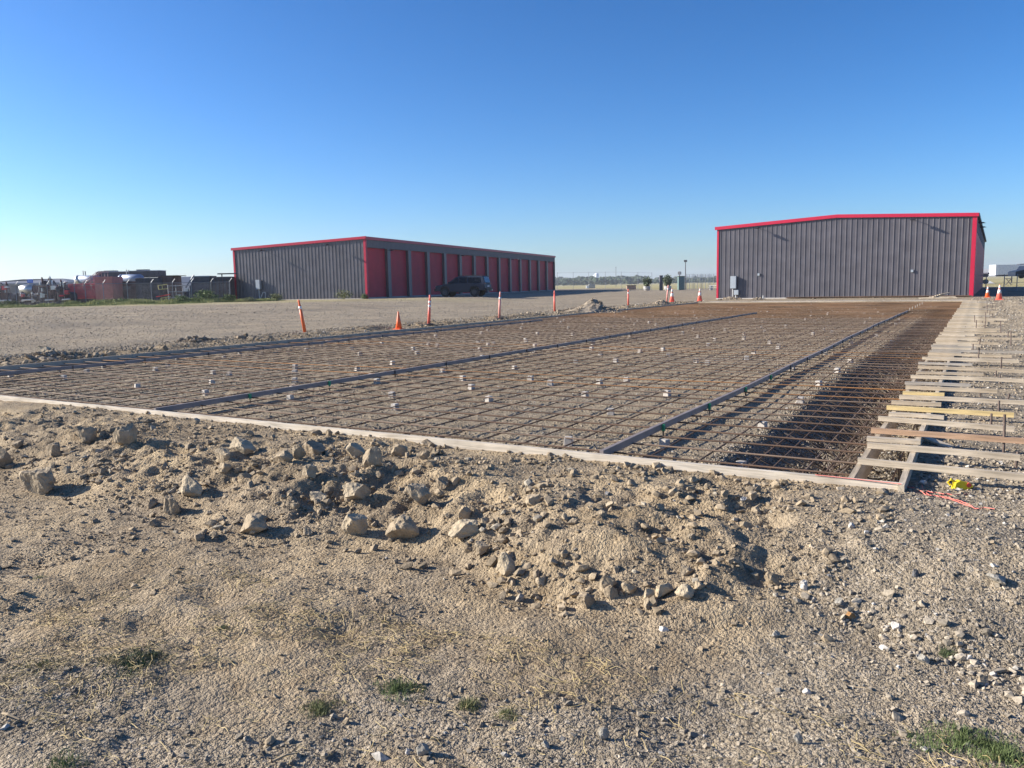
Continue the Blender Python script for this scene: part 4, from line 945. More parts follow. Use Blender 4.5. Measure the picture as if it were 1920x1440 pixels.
# ------------------------------------------------------------------ dark vehicle
def suv():
    c = at(869, 552, 82.5); cx, cy = c[0], c[1]; z = H1(cx, cy)
    hd = -.955*np.array([RC[0, 0], RC[1, 0]])+.30*np.array([RC[0, 2], RC[1, 2]]); yaw = math.atan2(hd[1], hd[0])
    t = empty('parked_suv', (cx, cy, z), yaw, 'dark navy lifted four-door estate vehicle parked in the shade by the red doors', 'car')
    t.scale = (1.07,)*3
    PT = mat('navy_car_paint', (.020, .028, .05), .42, 0, .05, 2); GL = mat('dark_glass', (.004, .005, .009), .12, 0, .05, 2); TY = mat('tyre_rubber', (.018, .018, .02), .85); RM = mat('grey_alloy', (.07, .07, .08), .4, .6); BL_ = mat('black_trim', (.015, .015, .017), .6)
    for m_ in (PT, GL): m_.node_tree.nodes['Principled BSDF'].inputs['Specular IOR Level'].default_value = .22
    b = MB(); low = [(-2.52, .62), (-2.55, .85), (-2.50, 1.18), (-2.42, 1.24), (1.15, 1.26), (1.55, 1.22), (2.35, 1.10), (2.50, .98), (2.52, .62), (1.98, .56), (1.95, .80), (1.80, .96), (1.52, 1.02), (1.24, .96), (1.09, .80), (1.06, .43), (-1.02, .43), (-1.05, .80), (-1.20, .96), (-1.48, 1.02), (-1.76, .96), (-1.91, .80), (-1.94, .58)]
    b.prism(low, -.98, .98); bo = b.build('body', PT, t, bevel=.03)
    b = MB().prism([(-2.50, 1.225), (-2.42, 1.55), (-2.26, 1.93), (-1.2, 1.97), (.10, 1.96), (.48, 1.86), (1.22, 1.24)], -.95, .95, lambda z: 1.0-(z-1.15)*.26)
    b.build('cabin', PT, t, bevel=.03)
    for sd in (-1, 1):
        for q in ([(.22, 1.29), (1.06, 1.29), (.48, 1.76), (.22, 1.80)], [(-.72, 1.29), (.12, 1.29), (.12, 1.82), (-.70, 1.83)], [(-2.16, 1.30), (-.84, 1.29), (-.82, 1.83), (-2.04, 1.80)]):
            w = MB(); vs = []
            for off in (.935, .955):
                for (xx, zz) in q: vs.append((xx, sd*off*(1.0-(zz-1.15)*.26)+sd*.004, zz))
            w.add(vs, [(0, 1, 2, 3), (7, 6, 5, 4), (0, 4, 5, 1), (1, 5, 6, 2), (2, 6, 7, 3), (3, 7, 4, 0)]); w.build('side_window', GL, t)
        MB().box(.95, 1.12, sd*1.0-.05+sd*.07, sd*1.0+.05+sd*.07, 1.22, 1.42).build('mirror', BL_, t, bevel=.02)
        for hx in (.30, -.68): MB().box(hx, hx+.16, sd*.985-.012, sd*.985+.012, 1.10, 1.14).build('door_handle', BL_, t)
        MB().box(-2.50, -2.38, sd*.80-.1, sd*.80+.1, .95, 1.30).build('tail_light', mat('red_lamp', (.16, .01, .012), .3), t, bevel=.01)
        MB().box(2.40, 2.515, sd*.72-.16, sd*.72+.16, .86, 1.06).build('headlight', mat('clear_lamp', (.5, .5, .52), .15), t, bevel=.01)
        MB().box(-1.0, 1.0, sd*1.02-.07, sd*1.02+.07, .48, .53).build('running_board', BL_, t)
        MB().tube([(-1.9, sd*.68, 2.02), (.0, sd*.68, 2.01)], .02, 6).build('roof_rail', BL_, t)
        for wx in (1.52, -1.48):
            y0, y1 = sd*.70, sd*1.0; prof = []
            w = MB().tube([(wx, min(y0, y1), .43), (wx, min(y0, y1)+.03, .43), (wx, max(y0, y1)-.03, .43), (wx, max(y0, y1), .43)], [.40, .43, .43, .40], 24)
            wo = w.build('wheel', TY, t, smooth=False)
            r2 = MB().tube([(wx, sd*.985, .43), (wx, sd*1.008, .43)], [.24, .22], 20); r2.build('rim', RM, wo)
            for k in range(5):
                a = k*1.2566; MB().tube([(wx+.05*math.cos(a), sd*1.012, .43+.05*math.sin(a)), (wx+.21*math.cos(a), sd*1.012, .43+.21*math.sin(a))], .025, 5).build('spoke', BL_, wo)
            MB().prism([(wx+.52*math.cos(a), .43+.56*math.sin(a)) for a in np.linspace(0, math.pi, 10)]+[(wx-.44, .43), (wx-.44+.0, .43)]+[(wx+.46*math.cos(a), .43+.49*math.sin(a)) for a in np.linspace(math.pi, 0, 10)], sd*.96, sd*1.03).build('wheel_arch', BL_, t)
    MB().add([(-2.40, -.72, 1.32), (-2.40, .72, 1.32), (-2.24, .70, 1.82), (-2.24, -.70, 1.82), (-2.50, -.72, 1.32), (-2.50, .72, 1.32), (-2.34, .70, 1.84), (-2.34, -.70, 1.84)], [(0, 1, 2, 3), (7, 6, 5, 4), (0, 4, 5, 1), (1, 5, 6, 2), (2, 6, 7, 3), (3, 7, 4, 0)]).build('rear_window', mat('rear_glass', (.03, .05, .09), .05), t)
    MB().add([(1.17, -.80, 1.30), (1.17, .80, 1.30), (.60, .70, 1.74), (.60, -.70, 1.74), (1.22, -.80, 1.30), (1.22, .80, 1.30), (.64, .70, 1.76), (.64, -.70, 1.76)], [(0, 3, 2, 1), (4, 5, 6, 7), (0, 1, 5, 4), (1, 2, 6, 5), (2, 3, 7, 6), (3, 0, 4, 7)]).build('windscreen', GL, t)
    MB().box(-2.68, -2.50, -.92, .92, .58, .78).build('bumper', BL_, t, bevel=.03); MB().box(2.5, 2.66, -.92, .92, .55, .80).build('bumper', BL_, t, bevel=.03)
    MB().box(-2.57, -2.54, -.25, .25, .90, 1.04).build('number_plate', mat('plate', (.6, .6, .62), .5), t)
    MB().tube([(-2.6, 0, .55), (-2.95, 0, .55)], .03, 6).tube([(-2.92, 0, .55), (-2.92, 0, .66)], .03, 6).build('tow_hitch', mat('chrome', (.7, .7, .7), .2, 1), t)
suv()

# ------------------------------------------------------------------ rebar pile and lumber by the right building
rp = MB()
for i in range(26):
    x0 = random.uniform(-8.6, -8.2); yy = 64.9+random.uniform(-.35, .35); rp.tube([(x0+10, yy-60, .05+.02*(i % 4)), (x0+16.0, yy-60+random.uniform(-.1, .1), .05+.02*(i % 4))], .012, 5)
rp.v = [(a-17.6+(-.0), b, c) for a, b, c in rp.v]
t = empty('rebar_bundle', (-6, 64.8, 0), 0, 'long bundle of rusty spare rebar lying at the foot of the right building', 'rebar bundle')
o = MB()
for i in range(30):
    yy = random.uniform(-.35, .35); zz = .04+.022*(i % 5); xa = random.uniform(-7.0, -6.6); o.tube([(xa, yy, zz), (xa+6, yy+random.uniform(-.1, .1), zz+.01), (xa+12.2, yy+random.uniform(-.15, .15), zz)], .014, 5)
q = o.build('bars', RB[0], t); q['kind'] = 'stuff'
for i in range(3): MB().box(-5+i*4.2, -4.9+i*4.2, -.45, .45, 0, .035).build('skid_block', W_tan, t)
for i, (a, s, l) in enumerate([((-3.6, 61.6), 2.3, 'lowest pale plank of the lumber lying before the right building'), ((-3.4, 61.9), 1.9, 'second pale plank of the lumber before the right building, behind the lowest'), ((-3.0, 61.75), 1.6, 'plank lying crosswise on top of the lumber before the right building')]):
    o = MB().obox((0, 0, 0), (s, .1*(i-1), 0), .14, .06).build('plank', W_pale, loc=(a[0], a[1], .02+.065*(i == 2))); tag(o, l, 'plank')
for i in range(4):
    o = MB().obox((0, 0, .05), (.55, .5, .16), .1, .05).build('offcut', W_pale, loc=(-2.75+i*.13, 61.6+.05*i, .06+.045*i)); tag(o, 'short pale offcut stacked slantwise on the lumber before the right building', 'offcut', 'short lumber offcuts on the plank pile')
pin(1431, 554, 561, 'pale short post standing at the foot of the right building wall', m=mat('pale_conduit', (.55, .55, .54)), w=.05)

# yellow reel and pink string
def reel():
    p = hit(1804, 917); t = empty('chalk_reel', p, .5, 'bright yellow chalk line reel lying on the gravel by the form corner', 'chalk reel'); YL = mat('yellow_plastic', (.85, .62, .02), .4)
    b = MB().prism([(-.075, .0), (-.02, -.01), (.04, .0), (.075, .02), (.06, .045), (.02, .055), (-.03, .07), (-.06, .055)], -.022, .022); b.build('case', YL, t, bevel=.006)
    MB().tube([(-.05, 0, .05), (-.085, 0, .075), (-.1, .01, .05), (-.085, 0, .03)], .009, 8).build('handle', YL, t)
    MB().tube([(.035, -.028, .035), (.035, .03, .035)], .017, 10).build('crank', mat('red_plastic', (.7, .08, .06), .4), t)
reel()
PK = mat('pink_string', (.85, .22, .17), .7)
def string(pts, label, r=.0022):
    P = []
    for i in range(len(pts)-1):
        for k in range(6):
            t = k/6; px = pts[i][0]*(1-t)+pts[i+1][0]*t+random.uniform(-1.2, 1.2); py = pts[i][1]*(1-t)+pts[i+1][1]*t+random.uniform(-.8, .8); h = hit(px, py); P.append((h[0], h[1], h[2]+.012))
    o = MB().tube(P, r, 5).build('mason_string', PK); tag(o, label, 'string')
string([(1692, 913), (1705, 916), (1728, 921), (1760, 928), (1790, 930), (1825, 928)], 'pink mason string, upper strand lying on gravel below the yellow reel', .0028)
string([(1694, 915), (1722, 920), (1735, 930), (1770, 934), (1800, 942), (1818, 950), (1828, 957), (1845, 955), (1868, 958)], 'pink mason string, lower strand curling down to the right on the gravel', .0028)
string([(1728, 912), (1730, 921), (1742, 931), (1780, 938), (1815, 952), (1833, 958)], 'pink mason string, loose loop between the other two strands', .0025)
o = MB().tube([(-1.0, 6.165, .006), (-.7, 6.162, .004), (-.42, 6.155, .002)], .003, 5).build('mason_string', PK); tag(o, 'pink string stretched along the top of the front form at its right corner', 'string')

# ------------------------------------------------------------------ vegetation
GRN = mat('weed_green', (.14, .185, .065), .8, 0, .4, 3); DRY = mat('dry_straw', (.40, .31, .15), .85, 0, .3, 5); OLV = mat('weed_olive', (.19, .20, .085), .8, 0, .4, 2); DKG = mat('weed_dark_green', (.085, .115, .045), .8, 0, .4, 2)
def blades(x, y, h, w, lean=.5, zoff=0):
    n = len(x); z = terrain(x, y, False)-.005; a = rng.uniform(0, 6.28, n); l = h*rng.uniform(0, lean, n); b = rng.uniform(0, 6.28, n)
    c = np.stack([np.cos(a), np.sin(a)], 1)*(w*.5)[:, None]; d = np.stack([np.cos(b), np.sin(b)], 1)*l[:, None]; base = np.stack([x, y], 1)
    V = np.zeros((n, 5, 3)); V[:, 0, :2] = base-c; V[:, 1, :2] = base+c; V[:, 2, :2] = base+c*.7+d*.4; V[:, 3, :2] = base-c*.7+d*.4; V[:, 4, :2] = base+d
    V[:, 0, 2] = z; V[:, 1, 2] = z; V[:, 2, 2] = z+h*.55; V[:, 3, 2] = z+h*.55; V[:, 4, 2] = z+h
    o = np.arange(n)[:, None]*5
    F = np.concatenate([o+np.array([[0, 1, 2]]), o+np.array([[0, 2, 3]]), o+np.array([[3, 2, 4]])]); return V.reshape(-1, 3), F
def patch(name, px, py, rpx, n, h, m, label, cat='weed patch', w=.004, lean=.9, asp=.45, origin=True):
    c = hit(px, py); D = depth_of(c); r = rpx/FPX*D; a = rng.uniform(0, 6.28, n); q = rng.random(n)**.75*(1+.45*vn(np.cos(a)*1.7+px, np.sin(a)*1.7, .8, int(px))); rt = np.array([RC[0, 0], RC[1, 0]]); fw = np.array([-rt[1], rt[0]])
    xy = c[:2]+np.outer(np.cos(a)*q*r, rt)+np.outer(np.sin(a)*q*r*max(asp*2.0, .5), fw)
    kp = rng.random(n) < (.35 if n > 700 else 1)+.65*sst(-.2, .5, fbm(xy[:, 0], xy[:, 1], .08, 5, 2)); xy = xy[kp]; q = q[kp]; n = len(xy); V, F = blades(xy[:, 0], xy[:, 1], rng.uniform(.3, 1, n)*h*(1.1-.6*np.clip(q, 0, 1)), np.full(n, w*.7), lean); V = V-c
    o = raw_mesh(name, V, F, m, loc=c); tag(o, label, cat); return o
patch('weed_patch', 262, 1232, 75, 3200, .035, DKG, 'dark green low weeds on gravel at lower left', w=.005)
patch('weed_patch', 745, 1295, 55, 1300, .055, GRN, 'greyish green grass tuft at the edge of the dirt, bottom centre left')
patch('weed_patch', 1800, 1392, 110, 3200, .05, GRN, 'bright green grass patch at the bottom right, left part', asp=.25)
patch('weed_patch', 1890, 1425, 75, 2600, .055, GRN, 'bright green grass patch cut by the bottom right corner')
patch('weed_patch', 1780, 1228, 26, 500, .03, DKG, 'small dark weed among the cobbles at lower right')
patch('weed_patch', 85, 1245, 60, 450, .035, OLV, 'olive flattened grass at the far left, above the twig')
patch('weed_patch', 120, 1432, 50, 900, .05, GRN, 'green weeds cut by the bottom edge at left')
patch('weed_patch', 75, 1085, 15, 160, .04, GRN, 'tiny pale green weed beside the dark hollow at left')
patch('weed_patch', 600, 1330, 36, 690, .045, OLV, 'sparse olive grass below centre left, near the small hollow')
patch('weed_patch', 880, 1325, 26, 350, .06, OLV, 'yellowish green tuft at bottom centre')
patch('weed_patch', 950, 1340, 28, 350, .035, OLV, 'dark green tuft beside the shaded pebbles at bottom centre')
patch('weed_patch', 418, 1178, 16, 140, .03, DKG, 'tiny dark green sprig on the tan dirt at left')
patch('weed_patch', 410, 752, 22, 160, .03, GRN, 'thin green weeds growing through the rebar by the front form at left', w=.008)
# dry straw strewn over the lower left
n = 6500; xs_ = rng.uniform(-4.6, 1.2, n); ys_ = rng.uniform(1.7, 3.4, n); kk = vis(xs_, ys_) & (rng.random(n) < .15+.85*sst(.05, .6, fbm(xs_, ys_, .5, 601, 3)+.35*sst(-1.5, -3, xs_))); xs_, ys_ = xs_[kk], ys_[kk]
def straws(xs_, ys_, m, L0, L1, r, name):
    b = MB()
    for x, y in zip(xs_, ys_):
        a = random.uniform(0, 6.3); L = random.uniform(L0, L1); cu = random.uniform(-.5, .5); P = []
        for k in range(4):
            t = k/3; P.append((x+math.cos(a+cu*t)*L*t, y+math.sin(a+cu*t)*L*t, 0))
        zz = terrain(np.array([p[0] for p in P]), np.array([p[1] for p in P])); P = [(p[0], p[1], z+.007+.018*random.random()) for p, z in zip(P, zz)]
        b.tube(P, r, 3, False)
    o = b.build(name, m); o['kind'] = 'stuff'; return o
straws(xs_, ys_, DRY, .02, .12, .0015, 'dry_straw')
def twig(px, py, L, ang, label, r=.004, m=None):
    h = hit(px, py); P = [(0, 0, .006), (L*.5*math.cos(ang), L*.5*math.sin(ang), .02), (L*math.cos(ang+.15), L*math.sin(ang+.15), .008)]
    o = MB().tube(P, [r, r*.9, r*.6], 6).build('twig', m or mat('dry_twig', (.36, .28, .18), .9), loc=h); tag(o, label, 'twig')
twig(5, 1340, .12, -.1, 'brown twig with a dark tip at the far left near the bottom', .006)
twig(512, 1430, .10, .9, 'short thick pale twig at the bottom edge, left of centre', .005)
twig(750, 1378, .07, .4, 'thin pale curved twig on the gravel at bottom centre', .002)
twig(1600, 1290, .1, -.3, 'thin straight pale stem on the gravel at lower right', .0018)
# weeds along the yard fence
fl0 = at(-60, 575, 77)[:2]; fl1 = at(445, 565, 83)[:2]
n = 60000; t_ = rng.random(n)*1.22; base = fl0+np.outer(t_, fl1-fl0); fwd = np.array([RC[0, 2], RC[1, 2]]); fwd /= np.linalg.norm(fwd)
off = rng.uniform(-13, 0, n)*np.where(t_ > 1, .35, 1)-np.where(t_ > 1, 1.2, 0); xy = base+np.outer(off, fwd); dens = sst(-.2, .5, fbm(xy[:, 0], xy[:, 1], 3.2, 611, 3)+.55-.065*np.abs(off+4.5)-1.2*np.maximum(t_-1, 0)); kk = rng.random(n) < dens
xy = xy[kk]; hh = (.15+.42*sst(-.2, .8, fbm(xy[:, 0], xy[:, 1], 2.2, 617, 3)+.1))*rng.uniform(.5, 1, len(xy))*(.25+.75*sst(-11, -4, off[kk]))*np.where(t_[kk] > 1, .6, 1)
V, F = blades(xy[:, 0], xy[:, 1], np.maximum(hh, .05), np.full(len(xy), .05), .6); h2 = len(F)
o = raw_mesh('weed_strip', V, F, mat('roadside_weeds', (.16, .24, .055), .85, 0, .4, .45, c2=(.44, .42, .17))); tag(o, kind='stuff')
def bush(px, py, wpx, hpx, D, m, label, n=700, name='weed_bush', leaf=.07):
    c = at(px, py, D); c[2] = H1(c[0], c[1]); W = wpx/FPX*D/2; Hh = hpx/FPX*D; root = empty(name, c, 0, label, 'bush')
    st = MB(); r = random.Random(int(px))
    for k in range(9):
        a = r.uniform(0, 6.3); st.tube([(0, 0, 0), (math.cos(a)*W*.3, math.sin(a)*W*.3, Hh*.5), (math.cos(a)*W*.6, math.sin(a)*W*.6, Hh*.85)], [.02, .012, .006], 4)
    st.build('stems', mat('stem_brown', (.12, .10, .05), .9), root)
    q = rng.normal(size=(n, 3)); q /= np.linalg.norm(q, axis=1)[:, None]; q *= (rng.random(n)**.4)[:, None]; lump = 1+.35*vn(q[:, 0]*2+px, q[:, 1]*2+q[:, 2]*3, .6, int(px)); q *= lump[:, None]
    P = np.stack([q[:, 0]*W, q[:, 1]*W, Hh*.5+q[:, 2]*Hh*.5], 1); P[:, 2] = np.maximum(P[:, 2], .02)
    Rr = rots(n); L = leaf*rng.uniform(.5, 1.2, n); tri = np.array([(-.35, 0, 0), (.35, 0, 0), (.1, .9, .1), (-.2, .7, -.05)]); V = P[:, None, :]+np.einsum('nij,kj->nki', Rr, tri)*L[:, None, None]
    F = (np.arange(n)[:, None]*4+np.array([[0, 1, 2, 3]])); raw_mesh('foliage', V.reshape(-1, 3), F, m, root)
bush(387, 560, 42, 24, 79, GRN, 'tallest green weed bush in front of the dark sloping container', 1100, leaf=.16)
bush(340, 565, 34, 14, 78, GRN, 'low green weed bush left of the tallest one by the yard fence', 700, leaf=.14)
bush(430, 560, 26, 14, 80, GRN, 'green weed bush at the left corner of the left building', 600, leaf=.14)
bush(518, 563, 26, 14, 80, OLV, 'weed bush at the wall right of the electrical box of the left building', 600, leaf=.13)
bush(645, 560, 34, 18, 80, OLV, 'tall sparse weed against the left building wall, near its red corner', 600, leaf=.12)
bush(684, 563, 14, 10, 81, GRN, 'round green weed at the foot of the red corner trim of the left building', 350, leaf=.12)
bush(468, 567, 24, 8, 78, OLV, 'low olive weed in front of the left part of the left building', 400, leaf=.12)
bush(230, 567, 36, 10, 76, GRN, 'low green weed bush in front of the dark container with the ladder', 500, leaf=.13)
bush(18, 574, 40, 12, 75, DKG, 'dark green weed bush at the far left by the fence', 500, leaf=.13)

# ------------------------------------------------------------------ yard behind the fence (left)
STEEL = mat('galvanised_post', (.30, .31, .33), .6, .5, .1, 3); YZ = .38
rt2 = np.array([RC[0, 0], RC[1, 0]]); rt2 /= np.linalg.norm(rt2); fw2 = np.array([-rt2[1], rt2[0]])
fe = empty('yard_fence', (fl0[0], fl0[1], .35), 0, 'chain-link yard fence with slanted post tops along the equipment yard at left', 'fence'); of = np.array([fl0[0], fl0[1], .35])
def fpt(px, D): p = at(px, 560, D); return np.array([p[0], p[1], H1(p[0], p[1])])
fD = lambda px: 77+(px+60)/505*6
prev = None; wires = MB()
for px in [-30, 31, 90, 141, 161, 195, 240, 285, 325, 360, 397, 432]:
    p = fpt(px, fD(px)); MB().tube([p-of, p-of+np.array([0, 0, 2.05])], .035, 6).tube([p-of+np.array([0, 0, 2.03]), p-of+np.array([rt2[0]*.3, rt2[1]*.3, 2.4])], .028, 5).build('post', STEEL, fe)
    if prev is not None:
        for hz in (2.0,): MB().tube([prev-of+np.array([0, 0, hz]), p-of+np.array([0, 0, hz])], .022, 5).build('rail', STEEL, fe)
        L = np.linalg.norm(p-prev); k = int(L/.16)
        for j in range(-8, k+8):
            for sgn in (1, -1):
                a = j/k; c = a+sgn*1.9/L
                ts = [max(0, min(1, a)), max(0, min(1, c))]
                if ts[0] == ts[1]: continue
                z_ = lambda t: 1.95*((t-a)/(c-a))+.03
                P0_ = prev+(p-prev)*ts[0]; P1_ = prev+(p-prev)*ts[1]; wires.tube([P0_-of+np.array([0, 0, z_(ts[0])]), P1_-of+np.array([0, 0, z_(ts[1])])], .0022, 3, False)
    prev = p
q = wires.build('chain_mesh', STEEL, fe)
def ybox(px0, px1, D, ytop, dpt, m, name, label, cat, z0=0., ang=0., trim=None, root=None, part='body'):
    a = at(px0, 560, D); c = at(px1, 560, D); L = (px1-px0)/FPX*D; hz = hor((px0+px1)/2); ztop = CAMH+(hz-ytop)/FPX*D
    g = H1(a[0], a[1])
    if root is None: root = empty(name, (a[0], a[1], g), math.atan2(rt2[1], rt2[0])+ang, label, cat)
    H_ = ztop-g
    b = MB().box(0, L, 0, dpt, z0, H_); b.build(part, m, root, bevel=.03)
    return root, L, H_, g
REDC = mat('faded_red_steel', (.60, .085, .10), .65, .1, .25, 1.5); PINKC = mat('sun_faded_pink_steel', (.58, .21, .17), .7, 0, .2, 1.2); DK = mat('dark_tank_steel', (.085, .08, .092), .7, .2, .45, 1.6); DKB = mat('rusty_dark_steel', (.15, .095, .09), .8, .2, .4, 2); WHT = mat('white_trailer_skin', (.72, .73, .75), .45, 0, .06, 1); BLU = mat('grey_blue_vessel', (.20, .25, .36), .45, .2, .2, 2); SIL = mat('bright_cladding', (.62, .62, .60), .35, .7, .12, 3)
def bars(b, L, H_, y=-.03, n=6, r=.05, z0=.1):
    for k in range(n+1): x = L*k/n; b.box(x-r, x+r, y-.05, y-.002, z0, H_-.05)
    return b
# dark machines at far left
def skid(px0, px1, D, label, seed, hmax=2.0, dark=True):
    r = random.Random(seed); p = at(px0, 560, D); g = H1(p[0], p[1]); L = (px1-px0)/FPX*D
    t = empty('pump_skid', (p[0], p[1], g), math.atan2(rt2[1], rt2[0]), label, 'machine')
    MB().box(0, L, 0, 1.8, .1, .35).build('skid_frame', DK, t)
    MB().box(L*.05, L*.42, .2, 1.5, .35, hmax*.75).build('engine_block', DK, t, bevel=.05)
    MB().box(L*.48, L*.72, .3, 1.4, .35, hmax*.55).build('gearbox', DKB, t, bevel=.05)
    MB().tube([(L*.75, .8, .8), (L*.98, .8, .8)], .42, 12).build('pump', DK, t)
    for k in range(7): x = L*r.uniform(.05, .95); MB().tube([(x, .4, .4), (x+.05, .4, hmax*r.uniform(.8, 1.1)), (x+.3, .4, hmax*r.uniform(.7, 1.0))], .06, 8).build('pipe', r.choice([DK, SIL, DKB]), t)
    MB().tube([(L*.45, -.1, .5), (L*.95, -.1, .55)], .09, 8).build('pipe', SIL, t)
    f = MB()
    for k in range(4): f.tube([(L*(.02+.3*k), .02, .35), (L*(.02+.3*k), .02, hmax*.7)], .03, 5)
    f.tube([(0, .02, hmax*.7), (L*.92, .02, hmax*.7)], .03, 5); f.build('guard_rail', DKB, t)
    for k in range(6):
        x = L*r.uniform(0, .85); z_ = hmax*r.uniform(.15, .75); MB().box(x, x+r.uniform(.15, .5), -.05, .3, z_, z_+r.uniform(.1, .45)).build('component', r.choice([DK, DKB, SIL, DK, REDC]), t, bevel=.02)
    MB().lathe([(.16, 0), (.2, .1), (.2, .4), (.08, .45)], c=(L*.3, .6, hmax*.75), n=10).build('air_filter', DK, t)
skid(-30, 24, 80, 'dark cluttered pump skid at the far left edge behind the fence', 3, 2.4)
skid(70, 104, 80, 'dark machinery skid with upright pipes between the white tank and the small dark cabinet', 5, 2.7)
skid(22, 66, 84, 'low machinery skid with bright pipes under the horizontal white tank', 6, 1.3)
skid(104, 134, 79, 'dark engine skid right in front of the small dark cabinet container', 8, 2.3)
p = at(36, 560, 86); t = empty('horizontal_tank', (p[0], p[1], H1(p[0], p[1])), math.atan2(rt2[1], rt2[0]), 'bright horizontal cylinder tank with dark end, left of the dark machinery', 'tank')
MB().tube([(0, .6, 1.65), (1.4, .6, 1.65)], .5, 20).build('shell', SIL, t, smooth=True); MB().tube([(1.402, .6, 1.65), (1.5, .6, 1.65)], [.52, .46], 20).build('end_cap', DKB, t)
for x in (.3, 1.1): MB().box(x-.1, x+.1, .2, 1.0, 0, 1.2).build('saddle', DK, t)
t, L, H_, g = ybox(98, 131, 83, 533, 2.0, DK, 'dark_container', 'small dark cabinet container directly left of the red tank', 'container'); bars(MB(), L, H_, n=3).build('ribs', DKB, t)
# red tank with stairs
t, L, H_, g = ybox(130, 181, 82, 532, 2.2, REDC, 'red_tank', 'red rectangular steel tank with stair handrails and a faded taller end', 'tank', z0=.55)
MB().box(-.02, L+.02, -.06, 0-.002, H_-.25, H_-.16).build('rim_band', mat('pale_red_band', (.5, .2, .18), .6), t); MB().box(.1, L-.1, .2, 2.0, .1, .53).build('skid_frame', DK, t)
L2 = (213-180)/FPX*82; h2_ = H_+(532-520)/FPX*82
MB().box(L+.003, L+L2, -.15, 2.2, .02, h2_).build('tall_end', PINKC, t, bevel=.02)
b = MB()
for yy in (-.1, .5):
    for z_ in (0., .35): b.tube([(L-.15-1.1, yy, H_-.2+z_), (L+.45, yy, H_+1.1+z_*.3), (L+1.2, yy, H_+1.1+z_*.3)], .035, 6)
    for x_, zt in ((L-1.2, .2), (L-.4, .8), (L+.45, 1.1), (L+1.1, 1.1)): b.tube([(x_, yy, H_-.6), (x_, yy, H_+zt)], .03, 6)
b.build('handrail', mat('faded_handrail', (.32, .22, .22), .6), t)
t, L, H_, g = ybox(213, 258, 84, 528, 2.2, DKB, 'dark_container', 'dark maroon steel container right of the faded pink tank end', 'container'); MB().box(.5, L*.75, -.012, -.002, H_*.72, H_*.76).box(.5, L*.75, -.012, -.002, H_*.64, H_*.67).build('pale_stripe', mat('grey_stripe', (.2, .2, .23), .7), t)
t, L, H_, g = ybox(258, 299, 83, 521, 2.3, DK, 'dark_container', 'tall black steel container between the maroon one and the rusty one', 'container'); bars(MB(), L, H_, n=4).build('ribs', DK, t)
t, L, H_, g = ybox(299, 326, 84, 518, 2.3, DKB, 'dark_container', 'rusty brown tank container with a flat lid sticking out to the right', 'container'); MB().box(-.2, L+.5, -.1, 2.4, H_+.003, H_+.07).build('lid', DK, t)
# sloped container
p = at(362, 560, 85); g = H1(p[0], p[1]); t = empty('sloped_container', (p[0], p[1], g), math.atan2(rt2[1], rt2[0]), 'dark hopper container with a sloping left side behind the tall weeds', 'container'); hh_ = CAMH+(hor(380)-517.5)/FPX*85-g
MB().prism([(-.7, .8), (-.3, .1), (1.95, .1), (1.85, hh_), (.3, hh_)], 0, 2.2).build('body', DK, t, bevel=.03); b = MB(); b.tube([(-.7, .0, 1.5), (.25, 0, hh_+.1)], .08, 6); b.box(.25, 1.9, -.08, 0, hh_-.12, hh_); b.build('frame', STEEL, t)
t, L, H_, g = ybox(399, 434, 85, 519, 2.2, DK, 'dark_container', 'dark container with a grated front beside the left building corner', 'container'); bars(MB(), L, H_, n=5, r=.03).build('ribs', DKB, t); MB().box(.5, L+.4, .4, .8, H_+.25, H_+.37).build('top_beam', DK, t); MB().tube([(.9, .6, H_), (.9, .6, H_+.3)], .06, 6).build('stub', DK, t)
# roof racks / coolers on top of far units, blue vessels
for i, (a, c, yt, l) in enumerate([(182, 241, 510.5, 'long louvred cooler unit on legs above the red tank'), (244, 300, 508.5, 'louvred cooler unit with white frame above the black container')]):
    D = 96; p = at(a, 540, D); ztop = CAMH+(hor((a+c)/2)-yt)/FPX*D; L = (c-a)/FPX*D; zg = H1(p[0], p[1])
    t = empty('air_cooler', (p[0], p[1], zg), math.atan2(rt2[1], rt2[0]), l, 'cooler'); zt = ztop-zg
    MB().box(0, L, 0, 2, zt-.75, zt).build('housing', DK, t, bevel=.02); MB().box(-.05, L+.05, -.05, 2.05, zt+.003, zt+.07).build('top_frame', mat('white_frame', (.6, .62, .66), .5), t)
    for k in range(4): MB().tube([(L*(.04+.306*k), .1, 0), (L*(.04+.306*k), .1, zt)], .05, 6).build('leg', mat('white_frame', (.6, .62, .66)), t)
    MB().box(L*.2, L*.55, .4, 1.3, zt+.07, zt+.2).build('fan_deck', DK, t)
for (a, c, y0, r, l, mm) in [(140, 184, 525, .5, 'blue-grey pressure vessel with a bright dome behind the red tank', BLU), (222, 264, 523, .5, 'blue-grey vessel lying behind the maroon container', BLU)]:
    D = 92; p = at(a, 540, D); zg = H1(p[0], p[1]); L = (c-a)/FPX*D; zc = CAMH+(hor(a)-y0)/FPX*D-zg; t = empty('pressure_vessel', (p[0], p[1], zg), math.atan2(rt2[1], rt2[0]), l, 'vessel')
    MB().tube([(-.25, .8, zc), (0, .8, zc), (.25, .8, zc)], [.35, .55, r], 18).build('dome', SIL if a == 140 else BLU, t, smooth=True); MB().tube([(.252, .8, zc), (L-.3, .8, zc), (L, .8, zc)], [r, r, .3], 18).build('shell', mm, t, smooth=True)
    for x_ in (.6, L-.6): MB().box(x_-.12, x_+.12, .4, 1.2, 0, zc-.4).build('saddle', DK, t)
    MB().tube([(.7, .8, zc+.5), (.7, .8, zc+1.05)], .05, 6).tube([(.95, .8, zc+.5), (.95, .8, zc+1.0)], .05, 6).build('valve', STEEL, t)
